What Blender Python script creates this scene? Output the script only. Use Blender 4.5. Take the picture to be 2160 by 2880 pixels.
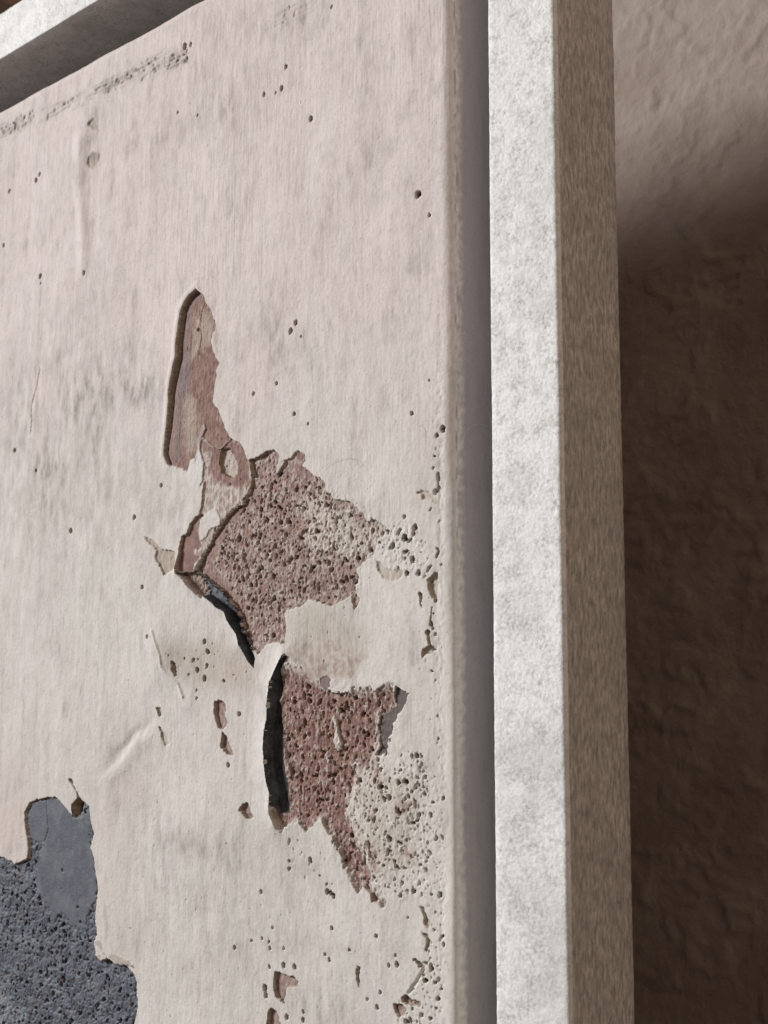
import bpy, math
import numpy as np
from mathutils import Vector, Matrix

# ------------------------------------------------------------------ scene, camera, light
# painting coordinates: X right, Y up, Z out of the canvas (metres); world = (X, -Z, Y)
for o in list(bpy.data.objects):
    bpy.data.objects.remove(o, do_unlink=True)
scn = bpy.context.scene
COL = scn.collection

def Wd(x, y, z):
    return Vector((x, -z, y))

cam_pos = Wd(0.17009, -0.20128, 0.22102)
ax_r = Wd(0.75560, 0.00218, -0.65503)      # image right
ax_d = Wd(-0.07480, -0.99317, -0.08959)    # image down
ax_f = Wd(-0.65075, 0.11669, -0.75027)     # viewing direction
cam_d = bpy.data.cameras.new('camera')
cam = bpy.data.objects.new('camera', cam_d)
COL.objects.link(cam)
m = Matrix.Identity(4)
for i in range(3):
    m[i][0], m[i][1], m[i][2], m[i][3] = ax_r[i], -ax_d[i], -ax_f[i], cam_pos[i]
cam.matrix_world = m
cam_d.sensor_fit = 'VERTICAL'
cam_d.sensor_height = 24.0
cam_d.sensor_width = 18.0
cam_d.lens = 24.0 * 3271.0 / 2880.0
cam_d.clip_start = 0.01
cam_d.clip_end = 50.0
cam_d.dof.use_dof = True
cam_d.dof.focus_distance = 0.315
cam_d.dof.aperture_fstop = 24.0
scn.camera = cam

world = bpy.data.worlds.new('World')
scn.world = world
world.use_nodes = True
bg = world.node_tree.nodes['Background']
bg.inputs['Color'].default_value = (1.0, 0.76, 0.62, 1)
bg.inputs['Strength'].default_value = 0.098

def area_light(name, direction, dist, size, energy, color, target=(-0.05, -0.15, 0.0)):
    d = bpy.data.lights.new(name, 'AREA')
    d.shape = 'RECTANGLE'
    d.size, d.size_y = size
    d.energy = energy
    d.color = color
    o = bpy.data.objects.new(name, d)
    COL.objects.link(o)
    t = Wd(*target)
    v = Wd(*direction).normalized()
    o.location = t + v * dist
    o.rotation_euler = (-v).to_track_quat('-Z', 'Y').to_euler()
    return o

# daylight from a window up and to the left of the picture
area_light('window_light', (-1.6, 0.54, 1.0), 4.6, (0.86, 0.86), 298.0, (0.985, 0.985, 1.0))
# dim warm room light bounced from the right
area_light('room_bounce_light', (1.9, 1.0, 1.1), 1.6, (0.9, 0.9), 5.0, (1.0, 0.78, 0.64))

vs = scn.view_settings
vs.view_transform = 'Standard'
vs.look = 'None'
vs.exposure = 0.0
vs.gamma = 1.0
vs.use_curve_mapping = False
scn.render.engine = 'CYCLES'

# ------------------------------------------------------------------ outlines on the canvas face, millimetres from its top right corner
POLY = {
 'blade': [(-96.8,-93.3),(-99.77,-94.37),(-102.24,-96.23),(-103.94,-98.59),(-104.8,-103.15),(-105.65,-108.04),(-105.74,-112.73),(-106.9,-116.23),(-108.06,-119.73),(-108.94,-123.62),(-109.05,-127.62),(-109.45,-130.9),(-109.97,-134.83),(-110.94,-139.38),(-111.22,-142.67),(-109.41,-145.51),(-107.84,-146.33),(-103.98,-147.7),(-101.71,-147.93),(-99.91,-149.4),(-99.21,-148.18),(-98.54,-145.98),(-96.6,-145.21),(-94.93,-143.78),(-94.28,-141.28),(-92.88,-139.51),(-88.94,-142.53),(-85.11,-143.59),(-80.06,-141.02),(-82.45,-138.21),(-83.94,-135.18),(-85.68,-132.09),(-88.37,-129.16),(-87.95,-127.29),(-87.57,-124.13),(-86.92,-121.65),(-87.21,-119.99),(-85.84,-117.96),(-87.33,-115.77),(-88.83,-113.58),(-89.63,-110.84),(-89.22,-108.63),(-88.04,-107.86),(-87.62,-105.66),(-89.14,-103.08),(-90.18,-100.59),(-92.19,-98.55),(-93.24,-96.35),(-95.78,-94.01)],
 'blade_left': [(-96.8,-93.3),(-99.77,-94.37),(-102.24,-96.23),(-103.94,-98.59),(-104.8,-103.15),(-105.65,-108.04),(-105.74,-112.73),(-106.9,-116.23),(-108.06,-119.73),(-108.94,-123.62),(-109.05,-127.62),(-109.45,-130.9),(-109.97,-134.83),(-110.94,-139.38),(-111.22,-142.67),(-109.41,-145.51)],
 'blade_purple': [(-100.67,-97.55),(-98.6,-99.29),(-99.89,-105.72),(-99.56,-115.74),(-99.84,-122.3),(-102.19,-126.91),(-103.3,-138.28),(-103.07,-144.85),(-105.61,-144.59),(-105.46,-134.73),(-105.43,-121.47),(-101.69,-112.07),(-101.02,-102.17)],
 'blade_pale': [(-95.14,-98.63),(-90.09,-103.56),(-89.86,-111.45),(-93.74,-111.76),(-96.64,-113.57),(-99.6,-114.41),(-98.38,-105.99)],
 'blade_pale_low': [(-101.29,-123.73),(-97.18,-127.61),(-96.02,-132.65),(-95.81,-139.16),(-96.65,-143.59),(-100.61,-143.49),(-102.41,-135.11),(-102.64,-128.49)],
 'sliver': [(-92.29,-135.07),(-91.74,-137.07),(-93.36,-139.45),(-94.27,-141.6),(-94.44,-143.84),(-95.6,-145.64),(-97.02,-147.43),(-95.67,-143.7),(-95.5,-141.14),(-94.84,-138.95),(-93.7,-136.51)],
 'plate': [(-94.28,-141.28),(-92.88,-139.51),(-88.94,-142.53),(-85.11,-143.59),(-80.06,-141.02),(-76.35,-142.7),(-74.26,-144.8),(-73.3,-147.38),(-72.15,-148.73),(-71.62,-152.77),(-70.56,-153.06),(-71.79,-157.53),(-74.85,-160.33),(-77.1,-160.77),(-81.15,-163.24),(-87.04,-168.74),(-88.87,-170.82),(-92.08,-174.71),(-94.9,-176.78),(-95.31,-179.28),(-102.69,-178.66),(-103.47,-177.66),(-102.83,-174.82),(-101.57,-168.16),(-99.11,-167.67),(-97.74,-164.57),(-93.44,-162.01),(-92.6,-158.27),(-92.22,-154.81),(-91.81,-152.62),(-93.69,-154.36),(-92.47,-146.81),(-94.02,-143.76)],
 'plate_red': [(-94.14,-140.21),(-84.59,-139.42),(-75.26,-143.33),(-73.38,-146.64),(-72.4,-150.43),(-72.74,-155.0),(-76.77,-155.87),(-82.77,-154.4),(-88.0,-152.34),(-90.01,-148.66),(-89.19,-144.29),(-93.07,-143.22)],
 'window': [(-84.48,-143.54),(-80.75,-143.65),(-79.54,-145.66),(-77.39,-149.31),(-77.56,-151.46),(-79.58,-152.98),(-82.38,-151.93),(-84.27,-150.81),(-85.77,-147.51)],
 'flake_a': [(-97.88,-145.77),(-94.02,-143.92),(-92.23,-146.84),(-92.54,-152.55),(-95.63,-154.35),(-98.61,-153.44),(-99.21,-150.32)],
 'flake_b': [(-91.52,-162.16),(-86.8,-160.94),(-84.37,-163.93),(-84.79,-165.77),(-88.98,-167.05),(-90.82,-169.13),(-93.18,-170.25),(-93.76,-167.38),(-93.38,-163.92)],
 'red_strip': [(-93.44,-162.01),(-97.74,-164.57),(-99.11,-167.67),(-101.57,-168.16),(-102.83,-174.82),(-103.47,-177.66),(-102.68,-178.82),(-95.31,-179.28),(-94.9,-176.78),(-93.52,-174.64),(-95.97,-173.89),(-96.51,-172.28),(-93.59,-172.43),(-92.18,-171.57),(-93.68,-169.91),(-94.74,-167.0),(-93.39,-163.6),(-91.75,-162.46)],
 'tan_chip': [(-119.6,-167.05),(-115.33,-168.3),(-111.06,-171.49),(-103.91,-172.52),(-103.47,-177.66),(-109.2,-179.68),(-112.17,-175.99),(-114.06,-173.94),(-113.11,-171.7),(-117.94,-168.8)],
 'upper': [(-72.25,-156.88),(-74.84,-160.64),(-77.1,-160.77),(-81.15,-163.24),(-87.04,-168.74),(-88.86,-171.13),(-92.08,-174.71),(-94.83,-178.98),(-90.46,-181.03),(-87.09,-183.01),(-82.85,-185.3),(-80.03,-188.12),(-77.26,-190.0),(-74.95,-193.04),(-73.99,-196.04),(-72.15,-199.03),(-69.9,-201.69),(-67.28,-202.86),(-64.34,-200.22),(-60.97,-199.64),(-56.8,-199.94),(-56.66,-196.2),(-57.36,-191.57),(-56.5,-191.16),(-52.42,-190.23),(-50.0,-190.0),(-48.42,-188.19),(-44.44,-189.0),(-40.14,-190.08),(-36.32,-189.2),(-33.31,-187.89),(-31.79,-191.78),(-29.95,-188.81),(-31.07,-187.68),(-31.46,-184.92),(-30.36,-183.58),(-31.12,-181.07),(-29.64,-180.04),(-27.43,-178.77),(-25.25,-177.51),(-24.35,-174.82),(-22.37,-173.3),(-20.76,-172.04),(-20.95,-170.67),(-23.47,-169.27),(-25.29,-168.32),(-27.49,-169.13),(-28.6,-167.39),(-31.23,-164.96),(-33.5,-162.96),(-38.87,-162.38),(-40.44,-161.1),(-42.82,-159.47),(-42.04,-158.38),(-43.24,-156.84),(-44.44,-155.86),(-46.85,-155.04),(-49.31,-153.05),(-51.36,-151.96),(-50.16,-150.62),(-50.59,-148.81),(-52.66,-147.55),(-54.73,-148.06),(-55.55,-149.16),(-60.16,-150.17),(-58.05,-150.09),(-60.95,-153.69),(-60.99,-151.58),(-60.2,-148.06),(-61.94,-146.52),(-63.66,-146.48),(-65.82,-146.85),(-68.47,-147.78),(-72.45,-148.28),(-71.02,-152.1)],
 'crack': [(-72.25,-156.88),(-74.84,-160.64),(-77.1,-160.77),(-81.15,-163.24),(-87.04,-168.74),(-88.86,-171.13),(-92.08,-174.71),(-94.83,-178.98),(-90.46,-181.03),(-87.09,-183.01),(-82.85,-185.3),(-80.03,-188.12),(-77.26,-190.0),(-74.95,-193.04),(-73.99,-196.04),(-72.15,-199.03)],
 'upper_pits': [(-76.8,-153.08),(-59.27,-152.65),(-43.63,-157.66),(-31.23,-163.84),(-20.95,-169.58),(-10.47,-170.84),(-7.1,-176.86),(-7.79,-184.42),(-17.38,-182.73),(-24.52,-178.09),(-29.64,-180.59),(-29.95,-188.81),(-48.41,-188.9),(-56.5,-191.59),(-62.61,-200.22),(-71.35,-194.29),(-87.7,-177.11)],
 'upper_pale': [(-51.64,-161.03),(-43.6,-160.26),(-40.41,-164.25),(-33.48,-165.35),(-31.19,-169.98),(-23.83,-169.38),(-17.04,-173.09),(-13.22,-176.52),(-25.25,-178.05),(-34.9,-178.13),(-40.3,-175.04),(-47.39,-175.51),(-50.68,-171.0),(-49.11,-167.05),(-53.24,-163.83)],
 'slot_a': [(-102.68,-179.04),(-99.17,-180.32),(-96.76,-182.31),(-92.72,-184.76),(-89.25,-186.35),(-86.29,-187.97),(-83.37,-189.87),(-80.59,-190.9),(-79.06,-193.59),(-77.21,-195.41),(-75.47,-197.08),(-74.42,-199.92),(-72.77,-202.59),(-71.36,-204.64),(-68.92,-206.68),(-68.54,-204.33),(-69.9,-201.69),(-72.15,-199.03),(-73.99,-196.04),(-74.95,-193.04),(-77.26,-190.0),(-80.03,-188.12),(-82.85,-185.3),(-87.09,-183.01),(-90.46,-181.03),(-93.86,-179.34),(-94.84,-178.82)],
 'slot_a_ledge': [(-102.68,-179.04),(-99.66,-180.53),(-97.62,-182.65),(-93.66,-185.29),(-90.27,-186.94),(-90.1,-184.77),(-92.34,-181.59),(-94.82,-179.45)],
 'slot_b': [(-57.08,-203.33),(-59.58,-207.08),(-61.73,-210.57),(-62.48,-215.19),(-62.59,-220.35),(-63.58,-223.54),(-63.83,-227.84),(-63.36,-232.09),(-62.44,-236.28),(-60.96,-239.83),(-61.1,-243.49),(-60.03,-245.08),(-55.55,-244.66),(-55.19,-242.14),(-55.88,-237.19),(-57.0,-231.68),(-57.48,-227.49),(-57.55,-223.26),(-58.45,-219.05),(-58.94,-215.08),(-58.18,-211.35),(-59.47,-208.51),(-57.87,-205.62),(-56.25,-203.61)],
 'slot_b_left': [(-57.08,-203.33),(-59.58,-207.08),(-61.73,-210.57),(-62.48,-215.19),(-62.59,-220.35),(-63.58,-223.54),(-63.83,-227.84),(-63.36,-232.09),(-62.44,-236.28),(-60.96,-239.83),(-61.1,-243.49),(-59.58,-247.27)],
 'slab': [(-56.5,-191.3),(-52.42,-190.23),(-50.0,-190.0),(-44.44,-189.14),(-40.14,-190.08),(-36.32,-189.2),(-34.02,-193.11),(-27.35,-194.84),(-27.31,-202.94),(-34.66,-207.07),(-41.5,-207.44),(-48.95,-207.27),(-55.84,-205.94),(-56.36,-199.65),(-56.64,-195.05)],
 'lower': [(-57.08,-203.33),(-59.58,-207.08),(-61.73,-210.57),(-62.48,-215.19),(-62.59,-220.35),(-63.58,-223.54),(-63.83,-227.84),(-63.36,-232.09),(-62.44,-236.28),(-60.96,-239.83),(-61.3,-243.51),(-61.06,-245.17),(-59.58,-247.27),(-58.73,-249.13),(-57.08,-249.8),(-56.29,-248.61),(-53.51,-246.68),(-51.12,-246.18),(-49.52,-247.93),(-48.32,-248.9),(-46.78,-247.66),(-45.25,-246.43),(-42.96,-244.59),(-41.79,-246.63),(-40.63,-248.12),(-38.74,-248.99),(-37.97,-250.5),(-36.13,-252.41),(-34.63,-254.61),(-34.99,-256.48),(-32.77,-258.56),(-31.3,-260.71),(-29.85,-261.68),(-28.78,-260.89),(-28.08,-259.51),(-27.01,-260.66),(-25.59,-260.98),(-25.4,-263.0),(-23.83,-263.29),(-21.39,-263.96),(-20.19,-262.53),(-21.75,-260.46),(-21.41,-259.4),(-19.0,-258.83),(-16.96,-257.06),(-13.26,-257.83),(-9.29,-255.34),(-6.99,-248.64),(-6.97,-242.44),(-7.28,-236.24),(-8.54,-229.81),(-11.87,-229.53),(-15.24,-230.01),(-17.64,-231.19),(-20.41,-229.31),(-21.46,-228.08),(-20.43,-222.82),(-18.69,-222.21),(-18.35,-219.6),(-16.97,-217.46),(-15.25,-215.84),(-14.57,-214.78),(-13.54,-212.17),(-17.32,-209.65),(-19.41,-209.17),(-22.93,-210.83),(-25.07,-211.94),(-26.51,-210.38),(-31.98,-211.58),(-33.84,-212.16),(-38.34,-212.82),(-40.65,-211.78),(-44.54,-209.66),(-47.71,-208.32),(-50.11,-206.95),(-53.37,-204.73),(-56.27,-202.75)],
 'lower_red': [(-59.47,-208.51),(-54.17,-205.87),(-47.7,-208.6),(-40.64,-212.33),(-32.35,-211.85),(-25.07,-211.67),(-20.11,-209.71),(-18.01,-211.24),(-18.35,-215.95),(-23.62,-217.72),(-23.94,-225.62),(-26.06,-229.68),(-30.75,-231.31),(-32.54,-236.74),(-34.36,-239.54),(-34.32,-243.51),(-31.36,-247.17),(-28.8,-252.11),(-26.28,-256.97),(-25.21,-260.42),(-19.99,-263.26),(-21.36,-263.95),(-25.19,-263.23),(-29.46,-261.5),(-34.96,-254.91),(-37.97,-250.5),(-41.79,-246.63),(-42.96,-244.59),(-48.32,-248.9),(-53.51,-246.68),(-57.08,-249.8),(-61.06,-245.17),(-56.37,-244.18),(-56.16,-233.02),(-58.87,-219.06)],
 'lower_pits': [(-59.02,-210.51),(-46.11,-209.69),(-20.11,-210.24),(-16.62,-220.04),(-20.06,-229.29),(-13.21,-225.02),(-6.56,-225.91),(-5.29,-234.58),(-5.18,-249.42),(-5.38,-259.25),(-13.23,-261.56),(-23.45,-260.44),(-30.55,-260.09),(-36.07,-255.57),(-41.8,-245.55),(-56.32,-246.95)],
 'grey_flake': [(-17.67,-210.45),(-13.54,-212.17),(-14.57,-214.78),(-15.59,-215.85),(-16.97,-217.46),(-18.35,-219.6),(-18.69,-222.21),(-20.25,-222.81),(-20.42,-226.72),(-22.87,-227.65),(-24.29,-227.47),(-22.88,-225.56),(-23.61,-220.35),(-22.91,-217.69),(-20.09,-216.27),(-17.83,-215.41),(-18.36,-212.82)],
 'cream_chip': [(-40.29,-209.02),(-37.24,-209.52),(-33.49,-209.17),(-33.84,-211.89),(-36.08,-211.95),(-38.34,-212.82),(-40.65,-211.78)],
 'round_chip': [(-44.16,-209.1),(-41.45,-208.22),(-40.29,-209.3),(-40.65,-211.23),(-42.18,-212.1),(-43.75,-211.03)],
 'white_streak': [(-39.43,-218.32),(-38.28,-219.37),(-37.5,-222.32),(-36.34,-225.23),(-36.32,-227.12),(-38.2,-227.49),(-38.98,-225.37),(-38.63,-222.37)],
 'pad': [(-50.92,-206.96),(-42.27,-204.63),(-34.65,-204.02),(-29.1,-202.08),(-27.27,-203.15),(-30.91,-206.15),(-32.74,-208.89),(-40.68,-208.76),(-44.15,-209.65),(-50.08,-209.2)],
 'slate': [(-215.41,-273.16),(-193.62,-271.44),(-187.28,-272.18),(-184.47,-272.95),(-177.22,-270.28),(-176.78,-266.98),(-177.66,-263.81),(-179.68,-258.91),(-179.91,-255.64),(-177.12,-252.1),(-172.55,-250.81),(-168.02,-249.89),(-161.64,-249.18),(-157.73,-251.15),(-155.14,-252.68),(-152.56,-254.55),(-152.8,-250.37),(-149.82,-248.72),(-146.76,-249.16),(-143.7,-250.28),(-142.87,-254.67),(-140.88,-258.58),(-142.43,-262.84),(-140.49,-266.03),(-139.04,-271.26),(-137.71,-274.46),(-138.03,-279.53),(-138.35,-284.59),(-136.99,-288.38),(-138.61,-290.63),(-137.25,-294.39),(-134.89,-295.65),(-131.56,-294.1),(-127.56,-295.38),(-122.62,-294.85),(-118.74,-296.74),(-117.3,-299.02),(-117.16,-302.17),(-116.49,-305.21),(-118.12,-310.64),(-119.99,-316.96),(-133.33,-326.26),(-168.75,-337.65),(-216.61,-346.86)],
 'slate_smooth': [(-177.09,-252.47),(-172.53,-251.17),(-161.62,-249.53),(-152.54,-254.9),(-148.91,-254.21),(-144.28,-250.67),(-143.46,-254.73),(-144.43,-258.95),(-141.08,-266.09),(-139.45,-274.69),(-140.38,-279.19),(-146.98,-288.59),(-153.12,-287.14),(-158.23,-284.44),(-162.93,-289.65),(-163.87,-284.9),(-170.59,-280.55),(-173.54,-275.59),(-170.2,-266.61),(-167.14,-263.77),(-173.6,-264.82),(-177.0,-263.74),(-179.06,-258.12)],
 'slate_crack': [(-168.65,-250.3),(-167.73,-254.53),(-166.74,-259.81),(-168.12,-263.52)],
 'slate_hole': [(-149.82,-248.72),(-147.35,-249.56),(-147.83,-251.68),(-150.12,-254.32),(-152.62,-253.51),(-153.06,-251.1)],
 'slate_tail': [(-155.41,-242.83),(-153.24,-242.68),(-151.89,-244.69),(-148.01,-248.57),(-146.75,-249.5),(-149.16,-249.71),(-150.55,-246.68),(-153.14,-244.43)],
 'slate_lip': [(-138.61,-290.63),(-135.19,-289.75),(-133.37,-291.77),(-134.91,-295.32),(-136.68,-294.3),(-131.59,-293.45),(-127.15,-292.38),(-122.15,-293.16),(-118.27,-295.06),(-121.0,-294.57),(-127.58,-295.05)],
 'slate_pale': [(-193.84,-314.73),(-188.49,-311.95),(-186.2,-315.11),(-182.03,-316.46),(-176.55,-318.57),(-174.34,-322.04),(-189.34,-328.22),(-196.48,-326.09)],
 'chip_a': [(-59.74,-285.83),(-58.13,-285.22),(-56.52,-285.8),(-52.71,-285.55),(-50.81,-286.7),(-51.41,-288.09),(-54.56,-288.56),(-55.18,-289.42),(-55.15,-290.7),(-55.93,-292.13),(-55.43,-293.31),(-58.32,-292.37),(-59.97,-290.74),(-60.02,-288.15)],
 'chip_b': [(-61.5,-295.57),(-60.21,-294.99),(-58.59,-295.43),(-57.6,-296.73),(-56.61,-298.66),(-56.89,-300.85),(-62.68,-302.06),(-62.42,-298.55)],
 'chip_c': [(-85.05,-216.11),(-82.09,-215.72),(-80.01,-217.15),(-80.61,-220.14),(-79.2,-222.16),(-81.4,-224.33),(-83.23,-223.52),(-85.18,-219.42)],
 'chip_d': [(-81.39,-224.63),(-80.01,-225.45),(-78.61,-227.44),(-76.52,-230.84),(-78.97,-230.84),(-82.18,-228.82)],
 'chip_e': [(-72.48,-243.58),(-70.33,-243.11),(-68.55,-245.81),(-67.68,-246.86),(-69.79,-247.63),(-71.98,-246.41),(-73.74,-245.42)],
 'chip_f': [(-15.92,-283.95),(-13.93,-282.6),(-11.95,-283.69),(-10.0,-283.56),(-9.68,-284.7),(-13.27,-285.16),(-15.26,-284.81)],
 'chip_g': [(-18.27,-285.88),(-16.59,-285.31),(-15.26,-285.54),(-13.93,-286.5),(-16.25,-288.91),(-17.93,-287.53)],
 'chip_h': [(-11.14,-162.51),(-9.09,-162.43),(-7.06,-163.14),(-5.05,-164.37),(-3.56,-165.68),(-4.23,-166.94),(-5.39,-166.45),(-6.06,-165.08),(-9.09,-164.83),(-9.43,-163.73)],
 'chip_i': [(-4.76,-158.67),(-3.75,-158.29),(-3.46,-160.38),(-3.97,-161.44),(-3.28,-162.92),(-3.98,-163.34),(-4.77,-162.79),(-4.37,-161.24),(-4.96,-160.24)],
 'chip_j': [(-24.34,-179.19),(-23.25,-179.1),(-21.63,-180.67),(-19.85,-181.55),(-17.39,-181.39),(-14.77,-182.44),(-15.29,-183.61),(-17.03,-184.35),(-19.49,-184.74),(-21.98,-183.62),(-23.78,-181.66)],
 'chip_k': [(-5.03,-176.76),(-4.03,-176.89),(-3.74,-178.0),(-4.24,-179.38),(-4.84,-179.19),(-4.34,-178.12)],
 'chip_l': [(-6.05,-183.67),(-5.05,-182.93),(-4.06,-182.82),(-3.97,-185.93),(-4.28,-188.25),(-4.68,-190.56),(-5.87,-188.98),(-6.86,-187.24),(-7.45,-184.56)],
 'chip_m': [(-10.29,-187.44),(-8.67,-187.81),(-8.87,-188.9),(-9.28,-190.3),(-8.78,-191.4),(-9.08,-191.71),(-9.88,-189.81)],
 'chip_n': [(-6.07,-191.15),(-5.68,-191.31),(-5.88,-192.86),(-5.89,-194.87),(-4.9,-196.74),(-5.7,-196.73),(-6.69,-195.64),(-6.48,-194.86),(-6.18,-192.54)],
 'chip_o': [(-7.99,-197.02),(-7.29,-196.56),(-6.29,-197.19),(-6.89,-197.96),(-6.5,-199.81),(-5.31,-200.74),(-5.91,-202.43),(-7.7,-202.59),(-9.11,-203.68),(-9.51,-202.6),(-8.9,-201.2),(-7.1,-200.43),(-7.49,-198.88)],
 'chip_p': [(-10.28,-261.76),(-8.98,-262.19),(-8.0,-263.77),(-6.72,-265.53),(-7.69,-266.9),(-8.99,-266.12),(-8.98,-264.16)],
 'chip_q': [(-9.8,-267.71),(-7.69,-267.87),(-6.73,-269.18),(-7.7,-271.76),(-8.68,-272.17),(-7.7,-269.58)],
 'chip_r': [(-11.78,-274.15),(-9.01,-274.65),(-7.39,-274.14),(-6.74,-272.82),(-6.42,-273.25),(-8.68,-276.06),(-10.31,-275.85)],
 'chip_s': [(-30.45,-279.85),(-28.85,-279.57),(-29.01,-281.62),(-29.35,-284.72),(-30.26,-282.35)],
 'chip_t': [(-156.31,-22.64),(-153.89,-21.54),(-152.4,-21.69),(-151.26,-24.8),(-150.43,-26.57),(-152.16,-26.36),(-154.73,-24.35)],
 'chip_u': [(-155.19,-34.33),(-152.26,-33.65),(-149.25,-35.27),(-149.62,-37.44),(-152.44,-39.67),(-155.47,-38.22),(-156.06,-36.53)],
 'chip_v': [(-111.84,-218.83),(-109.31,-218.74),(-107.95,-221.2),(-109.69,-221.74)],
 'chip_w': [(-110.36,-224.12),(-107.52,-225.87),(-105.17,-228.86),(-106.84,-230.66),(-108.7,-227.8)],
 'chip_x': [(-104.32,-204.8),(-102.32,-205.41),(-101.2,-209.14),(-102.16,-209.78),(-103.97,-207.62)],
 'pitzone_lr': [(-14.93,-283.03),(-8.69,-276.3),(-5.79,-275.31),(-5.52,-289.62),(-17.25,-292.05),(-18.27,-286.12)],
 'pitzone_g': [(-110.53,-200.39),(-82.1,-198.89),(-68.56,-206.86),(-67.15,-212.66),(-75.01,-211.67),(-93.36,-212.08),(-108.35,-204.2)],
 'pitzone_e': [(-56.74,-248.65),(-48.39,-246.73),(-48.3,-253.24),(-37.98,-253.68),(-36.46,-257.19),(-37.88,-263.94),(-43.17,-262.01),(-54.89,-262.18),(-56.64,-254.17)],
 'ridge': [(-113.26,-196.21),(-108.88,-203.57),(-108.27,-206.41),(-106.18,-208.6),(-100.62,-211.62),(-98.3,-215.28)],
 'crease': [(-112.67,-223.59),(-116.14,-226.6),(-120.73,-229.05),(-127.99,-233.3),(-135.34,-239.29)],
 'edge_crack': [(-8.68,-275.81),(-9.99,-277.98),(-13.27,-282.23)],
 'vcrack': [(-180.3,-104.44),(-181.71,-109.92),(-184.98,-117.42),(-184.21,-122.19),(-184.54,-127.19)],
 'bladecrack': [(-93.44,-97.97),(-94.82,-101.01),(-95.19,-104.92),(-94.58,-108.66),(-95.65,-113.74)],
 'topscratch': [(-213.19,-11.37),(-198.58,-12.69),(-180.13,-13.59),(-160.55,-15.12),(-140.2,-15.94),(-121.14,-17.32),(-103.24,-19.45),(-100.84,-14.17),(-117.77,-9.99),(-142.45,-10.17),(-162.95,-9.81),(-180.5,-7.74),(-199.07,-5.68),(-213.65,-5.34)],
 'topscratch2': [(-76.9,-19.84),(-66.11,-22.08),(-51.46,-23.66),(-47.26,-22.03),(-52.98,-17.17),(-60.27,-15.47),(-72.29,-17.6)],
 'vridge': [(-160.24,-28.09),(-159.8,-43.53),(-157.69,-59.21),(-155.33,-72.22)],
}
PITS = [(-59.35,-35.03,0.68),(-61.15,-41.01,0.79),(-68.45,-40.47,0.58),(-63.49,-41.53,0.4),(-49.08,-53.97,0.76),(-41.58,-23.44,0.43),(-54.24,-111.67,0.75),(-56.17,-113.65,0.86),(-51.95,-116.02,0.37),(-61.59,-127.66,0.54),(-54.53,-137.28,0.53),(-49.14,-140.74,0.36),(-71.02,-129.24,0.56),(-107.78,-33.71,0.45),(-98.03,-37.8,0.44),(-182.71,-70.97,0.92),(-155.14,-75.73,0.72),(-182.31,-73.64,0.46),(-194.58,-131.98,0.77),(-180.12,-140.65,0.59),(-124.7,-160.81,0.77),(-158.98,-162.71,0.84),(-119.31,-182.8,0.62),(-112.05,-151.89,0.62),(-115.72,-197.87,0.49),(-92.57,-213.38,0.45),(-92.5,-215.61,0.45),(-92.6,-207.49,0.8),(-88.42,-206.22,0.56),(-89.4,-209.87,0.9),(-89.56,-199.43,0.79),(-74.65,-219.38,0.64),(-78.7,-233.6,0.65),(-23.49,-270.85,0.53),(-19.48,-277.09,0.43),(-16.9,-276.48,0.6),(-22.41,-283.89,0.44),(-26.67,-286.35,0.44),(-23.54,-287.66,0.53),(-56.35,-279.23,0.39),(-32.4,-275.57,0.36),(-16.13,-260.44,0.52),(-38.77,-271.43,0.56),(-10.09,-86.27,0.94),(-6.62,-92.59,0.47),(-2.56,-147.85,0.89),(-4.45,-149.3,0.54),(-12.25,-142.77,0.46),(-5.71,-157.21,0.36),(-11.37,-171.57,0.81),(-14.8,-168.58,0.46),(-10.14,-182.87,0.8),(-13.88,-182.72,0.72),(-14.69,-173.93,0.91),(-18.64,-175.66,0.74),(-11.82,-173.13,0.54),(-11.94,-179.46,0.81),(-187.59,-34.33,0.79),(-185.42,-32.8,0.63),(-205.2,-33.66,0.66),(-207.81,-53.85,0.66),(-105.21,-12.62,1.04),(-102.25,-12.96,0.65),(-65.02,-266.15,0.51),(-61.45,-280.07,0.5),(-56.28,-283.43,0.69),(-52.33,-283.19,0.68),(-61.62,-284.8,0.5),(-63.28,-290.51,0.9),(-62.83,-292.23,0.8),(-54.74,-296.19,0.68),(-48.81,-293.7,0.47),(-48.91,-295.72,0.57),(-40.48,-262.69,0.66),(-39.23,-262.87,0.56),(-38.23,-263.44,0.65),(-29.4,-279.64,0.63),(-17.35,-274.26,0.35),(-60.47,-274.65,0.4),(-68.5,-279.2,0.41),(-64.5,-278.01,0.4),(-61.75,-278.48,0.4),(-11.71,-274.54,0.34),(-13.79,-265.06,0.34),(-41.18,-278.23,0.47),(-39.68,-279.27,0.46),(-74.96,-282.0,0.52)]
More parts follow.
